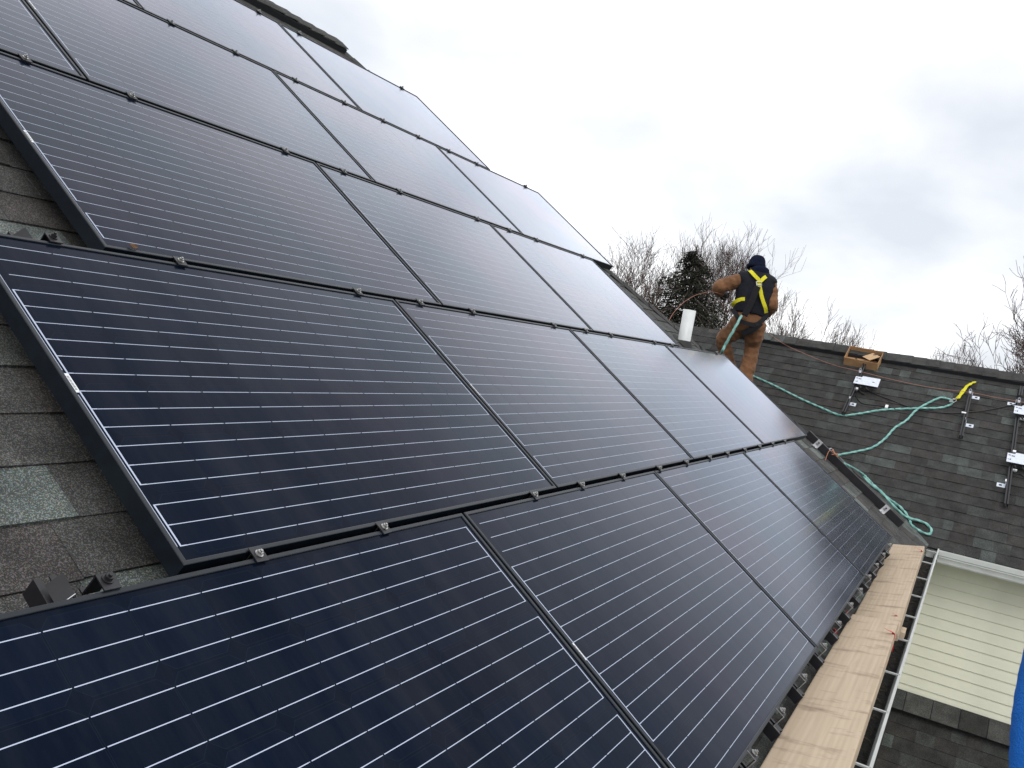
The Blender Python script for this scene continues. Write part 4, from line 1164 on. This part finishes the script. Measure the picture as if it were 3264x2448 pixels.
# feet on the shingles
def wing_z(x): return WZ + (x - WX) * SP / CP
for k_ in ('anL', 'anR'):
    p = PT[k_]; p.z = wing_z(p.x) + .13
root = empty('person', (PT['anL'] + PT['anR']) / 2 - Vector((0, 0, .13)))
tag(root, 'person in brown work clothes, black vest and yellow harness, seen from behind', 'person')
RO = Vector(root.location)
def wpart(mb, name, m, sub=0, smooth=True, parent=None, rm=0.0, fold=False):
    mb.v = [tuple(Vector(v) - RO) for v in mb.v]
    o = mb.build(name, m, parent or root, smooth=smooth)
    if rm:
        r_ = o.modifiers.new('remesh', 'REMESH'); r_.mode = 'VOXEL'; r_.voxel_size = rm; r_.use_smooth_shade = True
        s_ = o.modifiers.new('smooth', 'SMOOTH'); s_.iterations = 3; s_.factor = .5
        if fold:
            for sc_, st_ in ((.11, .030), (.045, .014)):
                tx = bpy.data.textures.new('folds', 'CLOUDS'); tx.noise_scale = sc_; tx.noise_depth = 2
                d_ = o.modifiers.new('folds', 'DISPLACE'); d_.texture = tx; d_.strength = st_; d_.mid_level = .5
    if sub:
        s_ = o.modifiers.new('sub', 'SUBSURF'); s_.levels = sub; s_.render_levels = sub
    return o
upv = (PT['neck'] - PT['hips']).normalized()
rt = (PT['shR'] - PT['shL']).normalized(); rt = (rt - upv * rt.dot(upv)).normalized()
fr = upv.cross(rt)                       # away from the camera
if fr.dot(fwd) < 0: fr = -fr
# body: one continuous surface (head, neck, trunk, arms, hands, legs)
mb = MB()
limb(mb, [PT['hips'], PT['waist'], PT['chest'], PT['neck'] - upv * .05], [.10, .09, .09, .055], 14)
limb(mb, [PT['neck'] - upv * .06, PT['neck'], PT['head']], [.055, .055, .06])
hd = PT['head'] + fr * .02
loft(mb, [(hd + upv * z_, rt * a, fr * b) for z_, a, b in ((-.12, .03, .04), (-.09, .055, .075), (-.03, .072, .092), (.03, .076, .098), (.08, .066, .085), (.115, .03, .04))])
mb.tube([hd + fr * .09 + upv * .0, hd + fr * .115 - upv * .02, hd + fr * .095 - upv * .035], [.012, .016, .01], 8)
for s_ in (-1, 1): mb.tube([hd + rt * s_ * .072 + upv * .02, hd + rt * s_ * .084, hd + rt * s_ * .074 - upv * .03], [.01, .014, .008], 8, flat=.5)
def hand(mb, wrist, tip_dir, side_dir, curl):
    t = tip_dir.normalized(); s = side_dir.normalized(); nrm = t.cross(s).normalized()
    limb(mb, [wrist - t * .03, wrist + t * .03, wrist + t * .085], [.028, .036, .036], 10)
    for i, (o_, l_) in enumerate(((-.027, .065), (-.009, .078), (.009, .074), (.026, .058))):
        b_ = wrist + t * .075 + s * o_
        mb.tube([b_ - t * .02, b_, b_ + t * l_ * .45 + nrm * curl * .012, b_ + t * l_ * .75 + nrm * curl * .018, b_ + t * l_ * .8 + nrm * curl * .03], [.009, .0095, .009, .008, .006], 8)
    b_ = wrist + t * .02 - s * .03
    mb.tube([b_, b_ - s * .02 + t * .02, b_ - s * .028 + t * .05 + nrm * curl * .012, b_ - s * .02 + t * .07 + nrm * curl * .02], [.012, .011, .010, .007], 8)
for sd_ in ('L', 'R'):
    limb(mb, [PT['sh' + sd_], PT['el' + sd_], PT['wr' + sd_]], [.055, .043, .030])
    limb(mb, [PT['hip' + sd_], PT['kn' + sd_], PT['an' + sd_]], [.07, .055, .042])
    hand(mb, PT['wr' + sd_], PT['ha' + sd_] - PT['wr' + sd_], upv, 1 if sd_ == 'L' else -1)
wpart(mb, 'body', M['skin'], rm=.011)
# gloves
for sd_ in ('L', 'R'):
    mb = MB(); w0 = PT['wr' + sd_]; t_ = (PT['ha' + sd_] - w0).normalized()
    limb(mb, [w0 - t_ * .05, w0 - t_ * .02, w0 + t_ * .0], [.040, .040, .034], 12)
    wpart(mb, 'cuff', M['glove'])
    mb = MB(); 
    t0 = PT['ha' + sd_] - w0
    cu = 1 if sd_ == 'L' else -1
    s0 = upv.normalized(); nr = t_.cross(s0).normalized()
    limb(mb, [w0 - t_ * .02, w0 + t_ * .03, w0 + t_ * .09], [.034, .042, .041], 12)
    for i, (o_, l_) in enumerate(((-.027, .065), (-.009, .078), (.009, .074), (.026, .058))):
        b_ = w0 + t_ * .075 + s0 * o_
        mb.tube([b_ - t_ * .02, b_, b_ + t_ * l_ * .45 + nr * cu * .012, b_ + t_ * l_ * .75 + nr * cu * .018, b_ + t_ * l_ * .82 + nr * cu * .03], [.0125, .0125, .012, .011, .009], 8)
    b_ = w0 + t_ * .02 - s0 * .03
    mb.tube([b_, b_ - s0 * .02 + t_ * .02, b_ - s0 * .03 + t_ * .05 + nr * cu * .012, b_ - s0 * .02 + t_ * .075 + nr * cu * .02], [.015, .0145, .013, .010], 8)
    wpart(mb, 'glove', M['glove'])
# trousers
mb = MB()
hc = (PT['hipL'] + PT['hipR']) / 2
loft(mb, [(PT['hips'] + upv * .10, rt * .165, fr * .115), (PT['hips'] + upv * .04, rt * .178, fr * .125), (PT['hips'] - upv * .02, rt * .185, fr * .135), (hc - upv * .05, rt * .18, fr * .13), (hc - upv * .10, rt * .13, fr * .10)])
for sd_, se in (('L', 0.4), ('R', 2.2)):
    kn, an, hp_ = PT['kn' + sd_], PT['an' + sd_], PT['hip' + sd_]
    limb(mb, [hp_ + upv * .03, hp_.lerp(kn, .5) , kn, kn.lerp(an, .45) + Vector((0, 0, .0)), an + Vector((0, 0, .02))], [.112, .108, .092, .084, .086, .092], 18, 8, .035, se)
tr = wpart(mb, 'trousers', M['duck'], rm=.010, fold=True)
# boots
for sd_ in ('L', 'R'):
    mb = MB(); an = PT['an' + sd_]
    fx = Vector((.82, .0, .55)).normalized() if sd_ == 'L' else Vector((.75, -.35, .48)).normalized()
    upn = Vector((-SP, 0, CP)); fx = (fx - upn * fx.dot(upn)).normalized()
    sole = Vector((an.x, an.y, wing_z(an.x)))
    limb(mb, [an + Vector((0, 0, .06)), an - Vector((0, 0, .03)), sole + upn * .06 - fx * .02], [.058, .055, .05], 12)
    limb(mb, [sole + upn * .045 - fx * .06, sole + upn * .05 + fx * .06, sole + upn * .04 + fx * .19], [.042, .046, .036], 12)
    wpart(mb, 'boot', M['boot'], rm=.012)
# jacket (brown sleeves and body) under the vest
mb = MB()
tor = []
for t_, a, b in ((.0, .17, .125), (.25, .165, .125), (.5, .185, .13), (.75, .2, .13), (.92, .165, .11), (1.0, .09, .09)):
    c = PT['hips'].lerp(PT['neck'], t_) + upv * .03
    tor.append((c, rt * a, fr * b))
loft(mb, tor, 20)
for sd_, se in (('L', 1.0), ('R', 3.0)):
    s0, e0_, w0 = PT['sh' + sd_], PT['el' + sd_], PT['wr' + sd_]
    ins = s0 + (PT['chest'] - s0) * .25
    limb(mb, [ins, s0, s0.lerp(e0_, .55), e0_, e0_.lerp(w0, .6), w0], [.085, .088, .082, .078, .066, .056], 16, 7, .045, se)
wpart(mb, 'jacket', M['duck'], rm=.010, fold=True)
# vest
mb = MB(); tor = []
for t_, a, b in ((.06, .200, .150), (.12, .205, .155), (.3, .198, .152), (.5, .214, .156), (.70, .226, .155), (.84, .214, .145), (.95, .15, .12), (1.02, .10, .10)):
    c = PT['hips'].lerp(PT['neck'], t_) + upv * .02
    tor.append((c, rt * a, fr * b))
loft(mb, tor, 24)
for sd_ in ('L', 'R'):
    s0 = PT['sh' + sd_]; ins = s0 + (PT['chest'] - s0) * .45
    limb(mb, [ins, ins.lerp(s0, .8), s0 + (PT['el' + sd_] - s0) * .10], [.12, .112, .098], 16)
vest = wpart(mb, 'vest', M['vest'], rm=.011)
# hood and knit cap
mb = MB(); nb = PT['neck']
loft(mb, [(nb - upv * .06, rt * .135, fr * .105), (nb - upv * .01 - fr * .01, rt * .125, fr * .115), (nb + upv * .04 - fr * .015, rt * .105, fr * .11), (nb + upv * .085 - fr * .01, rt * .092, fr * .10)], 20)
wpart(mb, 'hood', M['navy'], 1)
mb = MB(); hc_ = PT['head'] + fr * .008
loft(mb, [(hc_ - upv * .055 - fr * .005, rt * .105, fr * .118), (hc_ - upv * .03, rt * .112, fr * .125), (hc_ + upv * .0, rt * .107, fr * .12), (hc_ + upv * .015, rt * .098, fr * .112), (hc_ + upv * .06, rt * .092, fr * .106), (hc_ + upv * .10, rt * .072, fr * .085), (hc_ + upv * .122, rt * .035, fr * .04)], 20)
wpart(mb, 'knit_cap', M['navy'], 1)
# harness: straps projected on to the back of the vest
def back(px, out_=.0):
    """px = point on the camera side; pushes it towards the camera off the back"""
    return Vector(px) - fwd * out_
def strap_on(pts, w, m, name, th=.005):
    sp = spline([Vector(p) for p in pts], 6); mb = MB(); vs = []
    for i, p in enumerate(sp):
        t = (sp[min(i + 1, len(sp) - 1)] - sp[max(i - 1, 0)]).normalized()
        n_ = -fr; s_ = t.cross(n_).normalized()
        vs += [p + s_ * w / 2, p - s_ * w / 2, p - s_ * w / 2 + n_ * th, p + s_ * w / 2 + n_ * th]
    k = len(sp)
    fs = [(4 * i + a, 4 * i + (a + 1) % 4, 4 * i + 4 + (a + 1) % 4, 4 * i + 4 + a) for i in range(k - 1) for a in range(4)] + [(0, 1, 2, 3), (4 * k - 4, 4 * k - 1, 4 * k - 2, 4 * k - 3)]
    mb.add(vs, fs); return wpart(mb, name, m, smooth=False)
BD_ = .165
Y1 = [(8.7643, 2.2123, 2.1016), (8.7177, 2.1669, 2.0728), (8.6979, 2.1237, 2.0401), (8.6982, 2.0864, 2.0129), (8.7017, 2.0658, 1.9946)]
Y2 = [(8.8271, 2.0221, 2.0693), (8.7633, 2.0316, 2.0423), (8.7183, 2.0468, 2.0063), (8.6953, 2.0637, 1.9727), (8.6822, 2.0738, 1.9483)]
Y3 = [(8.6887, 2.0635, 1.9612), (8.6728, 2.0282, 1.8893), (8.6652, 1.9992, 1.8213), (8.6710, 1.9664, 1.7553), (8.6868, 1.9380, 1.7003), (8.7265, 1.9294, 1.6479)]
Y4 = [(8.5864, 2.1616, 1.7614), (8.5867, 2.2028, 1.7519), (8.5904, 2.2459, 1.7281), (8.6141, 2.2826, 1.6999), (8.6645, 2.3104, 1.6643)]
for nm, L in (('yellow_strap', Y1), ('yellow_strap', Y2), ('yellow_strap', Y3), ('yellow_strap', Y4)):
    strap_on([Vector(p) for p in L], .041, M['yellow'], nm)
strap_on([Vector(p) - Vector((0, 0, 0)) for p in [(8.6557, 2.0655, 1.9179), (8.6091, 2.0790, 1.7863), (8.5774, 2.0996, 1.6734), (8.5506, 2.1239, 1.5748)]], .07, M['webblack'], 'lanyard_pack', .03)
strap_on([Vector(p) for p in [(8.6516, 2.3079, 1.6309), (8.5858, 2.2310, 1.5828), (8.5684, 2.1663, 1.5125), (8.5801, 2.0867, 1.4937), (8.6215, 1.9973, 1.4967), (8.7126, 1.9438, 1.5728), (8.7740, 1.9458, 1.6422)]], .05, M['webblack'], 'leg_strap')
strap_on([Vector(p) for p in [(8.6164, 1.9962, 1.4965), (8.6030, 2.0623, 1.4135), (8.6305, 2.1339, 1.3786)]], .06, M['webblack'], 'leg_strap')
strap_on([Vector(p) for p in [(8.6610, 1.9480, 1.5253), (8.6243, 2.0142, 1.4335), (8.6138, 2.1006, 1.3757)]], .06, M['webblack'], 'leg_strap')
mb = MB()
rg = [Vector(p) for p in [(8.6651, 2.0896, 1.9764), (8.6916, 2.0405, 1.9861), (8.6887, 2.0290, 1.9481), (8.6622, 2.0780, 1.9383), (8.6651, 2.0896, 1.9764)]]
mb.tube(rg, .006, 6)
wpart(mb, 'buckle', M['white'], smooth=False)
mb = MB()
mb.tube([Vector(p) for p in [(8.6456, 2.0865, 1.9282), (8.6292, 2.0923, 1.9041), (8.6378, 2.0730, 1.8864), (8.6510, 2.0486, 1.8912), (8.6606, 2.0335, 1.9122), (8.6671, 2.0467, 1.9361)]], .007, 6)
mb.tube([Vector(p) for p in [(8.6326, 2.0621, 1.8909), (8.6164, 2.0652, 1.8531), (8.6002, 2.0684, 1.8154), (8.6086, 2.0512, 1.8081), (8.6146, 2.0456, 1.8450), (8.6275, 2.0485, 1.8816)]], .006, 6)
wpart(mb, 'snap_hook', M['steel'], smooth=True)
# teal rope from the lanyard pack down to the roof
rp = [(8.5274, 2.1458, 1.5695), (8.4787, 2.1602, 1.4852), (8.4502, 2.1796, 1.4020), (8.4284, 2.2064, 1.3110), (8.4266, 2.2372, 1.2133), (8.4677, 2.2738, 1.1233), (9.4738, 2.5621, 1.0166), (9.5701, 2.7128, 1.0736)]
rope('safety_rope', rp, .014, 'teal rope hanging from the worker\'s harness down to the roof')

# ------------------------------------------------------------------ trees
def tree_mesh(seed, height, trunk_r, depth, spread, first, up, minr=.010, lean=(0, 0), crownw=1.0, kids=(2, 4), twn=3):
    r_ = random.Random(seed); T = MB(); W = MB()
    def seg(mb, a, b, ra, rb, n):
        t = (b - a)
        if t.length < 1e-5: return
        t.normalize(); x = t.orthogonal().normalized(); y = t.cross(x)
        k = len(mb.v)
        for p, q in ((a, ra), (b, rb)):
            for j in range(n):
                th = 2 * math.pi * j / n; mb.v.append(tuple(p + (x * math.cos(th) + y * math.sin(th)) * q))
        for j in range(n): mb.f.append([k + j, k + (j + 1) % n, k + n + (j + 1) % n, k + n + j]); mb.mi.append(0); mb.tints.append(None)
    def grow(p, d, L, rad, lv):
        n = 5 if lv < 2 else (4 if lv < 4 else 3)
        segs = 5 if lv < 2 else (4 if lv < depth - 1 else 3)
        cur = p; dd = d.copy(); ra = rad
        for i in range(segs):
            rb = max(minr * .7, rad * (1 - .5 * (i + 1) / segs))
            dd = (dd + Vector((r_.uniform(-1, 1), r_.uniform(-1, 1), r_.uniform(-.6, .8))) * (.10 + .05 * lv) + Vector((0, 0, up * (.5 if lv else .1)))).normalized()
            nx = cur + dd * (L / segs)
            seg(T if lv < 3 else W, cur, nx, ra, rb, n)
            # side shoots
            if lv < depth and i >= (1 if lv else 2) and (lv > 0 or r_.random() < .8):
                for _ in range(r_.randint(*kids) if i == segs - 1 else r_.choice((1, 1, 2))):
                    ang = r_.uniform(*spread); az = r_.uniform(0, 2 * math.pi)
                    o_ = dd.orthogonal().normalized(); o_.rotate(Matrix.Rotation(az, 3, dd))
                    nd = (dd * math.cos(ang) + o_ * math.sin(ang)); nd = Vector((nd.x * crownw, nd.y * crownw, nd.z + .12 * up)).normalized()
                    grow(nx, nd, L * r_.uniform(.52, .80) * (1.15 if lv == 0 else 1), max(minr, rb * r_.uniform(.5, .75)), lv + 1)
            cur = nx; ra = rb
    d0 = Vector((lean[0], lean[1], 1)).normalized()
    grow(Vector((0, 0, 0)), d0, height * first, trunk_r, 0)
    top = max(v[2] for v in T.v + W.v); s = height / top
    for mb in (T, W): mb.v = [(v[0] * s, v[1] * s, v[2] * s) for v in mb.v]
    return T.mesh('limbs', M['bark']), W.mesh('twigs', M['twig'])
def put_tree(ms, p, rz, label, group=None, sc=1.0, name='bare_tree'):
    root = empty(name, (p[0], p[1], GROUND), (0, 0, rz)); root.scale = (sc, sc, sc)
    tag(root, label, 'tree', group)
    link('limbs', ms[0], root); link('twigs', ms[1], root)
    return root
def above(p, ztop): return ztop - GROUND
t_big = tree_mesh(5, 12.4, .24, 6, (.35, .8), .44, .34, .0085, kids=(1, 3), crownw=.78)
t_left = tree_mesh(9, 11.2, .20, 6, (.35, .8), .38, .27, .008, kids=(1, 3))
t_bush = tree_mesh(21, 8.0, .07, 5, (.2, .6), .50, .35, .012, kids=(2, 3))
t_thin = tree_mesh(33, 9.5, .10, 5, (.25, .75), .45, .28, .012, kids=(1, 3))
t_right = tree_mesh(14, 12.0, .16, 6, (.35, .9), .40, .18, .012, kids=(1, 2))
G1 = 'bare winter trees behind the roofs'
put_tree(t_big, (35.7990, 10.4771, 1.1410), 1.1, 'tallest bare tree behind the spruce, crown spreading over the worker\'s head', G1, 1.0)
put_tree(t_left, (30.2414, 12.4658, 1.2483), 4.0, 'bare tree rising behind the hip, left of the spruce', G1)
put_tree(t_left, (40.3461, 14.7857, 1.2586), 2.2, 'lower bare tree between the left tree and the spruce', G1, .80)
put_tree(t_thin, (28.6668, 8.9862, 1.2591), .3, 'thin bare shrubby tree standing in front of the spruce', G1, .86)
put_tree(t_thin, (34.6608, 8.3953, 1.5684), 3.3, 'bare tree between the spruce and the worker', G1, .80)
right_trees = [(2470, 46, .3, 'first', t_thin, 1.10), (2515, 50, 1.9, 'second', t_bush, 1.36), (2560, 46, 3.0, 'third', t_thin, 1.02), (2600, 50, 4.4, 'fourth', t_bush, 1.24),
               (2640, 47, 5.3, 'fifth', t_bush, 1.14), (2680, 50, .9, 'sixth', t_thin, 1.00), (2716, 48, 2.4, 'seventh', t_bush, 1.12), (2750, 52, 3.9, 'eighth', t_bush, 1.04)]
for x_, d_, rz_, o_, ms, sc in right_trees:
    p = CAM + (fwd + right * ((x_ - 1632) / 2849.7)) * d_
    put_tree(ms, p, rz_, '%s small bare tree along the ridge, counted rightwards from the worker' % o_, 'row of bare trees right of the worker', sc)
for x_, d_, rz_, o_, ms, sc in ((3030, 60, .5, 'left', t_bush, 1.22), (3068, 62, 2.5, 'middle', t_bush, 1.30), (3108, 60, 4.1, 'right', t_thin, 1.10)):
    p = CAM + (fwd + right * ((x_ - 1632) / 2849.7)) * d_
    put_tree(ms, p, rz_, '%s one of three small far bare trees near the right edge' % o_, 'three small far trees', sc)
p = CAM + (fwd + right * ((3350 - 1632) / 2849.7)) * 34
put_tree(t_right, p, 2.0, 'large bare tree cut off by the right edge of the photo', None, 1.08)
# spruce
def spruce_mesh(seed, h, rad):
    r_ = random.Random(seed); B = MB(); F = MB()
    B.tube([(0, 0, 0), (0, 0, h * .6), (0, 0, h)], [.17, .09, .015], 6)
    z = h * .12
    while z < h * .99:
        f = 1 - (z / h); L0 = rad * (f ** .74) * r_.uniform(.78, 1.12) + .10
        for k in range(r_.randint(5, 7)):
            a = r_.uniform(0, 2 * math.pi); L = L0 * r_.uniform(.55, 1.18)
            n = max(4, int(L / .13)); dirn = Vector((math.cos(a), math.sin(a), 0)); sidev = Vector((-math.sin(a), math.cos(a), 0))
            prev = Vector((0, 0, z)); pts = [prev.copy()]
            for i in range(1, n + 1):
                t = i / n; q = Vector((0, 0, z)) + dirn * (L * t) + Vector((0, 0, -.42 * L * t * t + .14 * L * max(0, t - .6)))
                pts.append(q)
                for _ in range(15):
                    c = q + sidev * r_.uniform(-1, 1) * (.10 + .20 * (1 - t)) * min(1, L) + Vector((r_.uniform(-.06, .06), r_.uniform(-.06, .06), r_.uniform(-.22, .05)))
                    u_ = (dirn * r_.uniform(.3, 1) + sidev * r_.uniform(-.8, .8) + Vector((0, 0, r_.uniform(-.9, .1)))).normalized() * r_.uniform(.06, .14)
                    w_ = u_.cross(Vector((r_.uniform(-1, 1), r_.uniform(-1, 1), r_.uniform(-1, 1)))).normalized() * r_.uniform(.010, .028)
                    k0 = len(F.v); F.v += [tuple(c - w_), tuple(c + u_ * .5 - w_ * 1.1), tuple(c + u_), tuple(c + u_ * .5 + w_ * 1.1)]
                    F.f.append([k0, k0 + 1, k0 + 2, k0 + 3]); F.mi.append(0); F.tints.append(None)
            B.tube(pts, [.022 * (1 - .8 * i / n) + .004 for i in range(n + 1)], 3, cap=False)
        z += r_.uniform(.10, .19)
    return B.mesh('trunk', M['bark']), F.mesh('needles', M['needle'])
sb, sf = spruce_mesh(4, 9.75, 3.9)
p = (24.6831, 7.9398, 1.2098)
root = empty('spruce_tree', (p[0], p[1], GROUND)); tag(root, 'dark evergreen spruce between the white vent pipe and the worker', 'tree')
link('trunk', sb, root); link('needles', sf, root)
# low brush that reads as one mass behind the ridge
r_ = random.Random(77); F = MB()
for i in range(9000):
    t = r_.random(); x_ = 1900 + t * 900; d_ = r_.uniform(50, 66)
    c = CAM + (fwd + right * ((x_ - 1632) / 2849.7)) * d_
    base = Vector((c.x, c.y, GROUND + r_.uniform(2.5, 6.6)))
    q = base + Vector((r_.uniform(-.4, .4), r_.uniform(-.4, .4), r_.uniform(.5, 1.6)))
    sd_ = right * r_.uniform(.006, .016)
    mid = base.lerp(q, .5) + Vector((r_.uniform(-.1, .1), r_.uniform(-.1, .1), 0))
    k0 = len(F.v); bk_ = fwd * .01
    F.v += [tuple(v) for v in (base - sd_, base + sd_, base + bk_, q)]
    F.f += [[k0, k0 + 1, k0 + 3], [k0 + 1, k0 + 2, k0 + 3], [k0 + 2, k0, k0 + 3]]; F.mi += [0] * 3; F.tints += [None] * 3
o = link('brush', F.mesh('brush', M['twig'])); tag(o, 'low tangle of bare brush far behind the roofs', 'brush', kind='stuff')
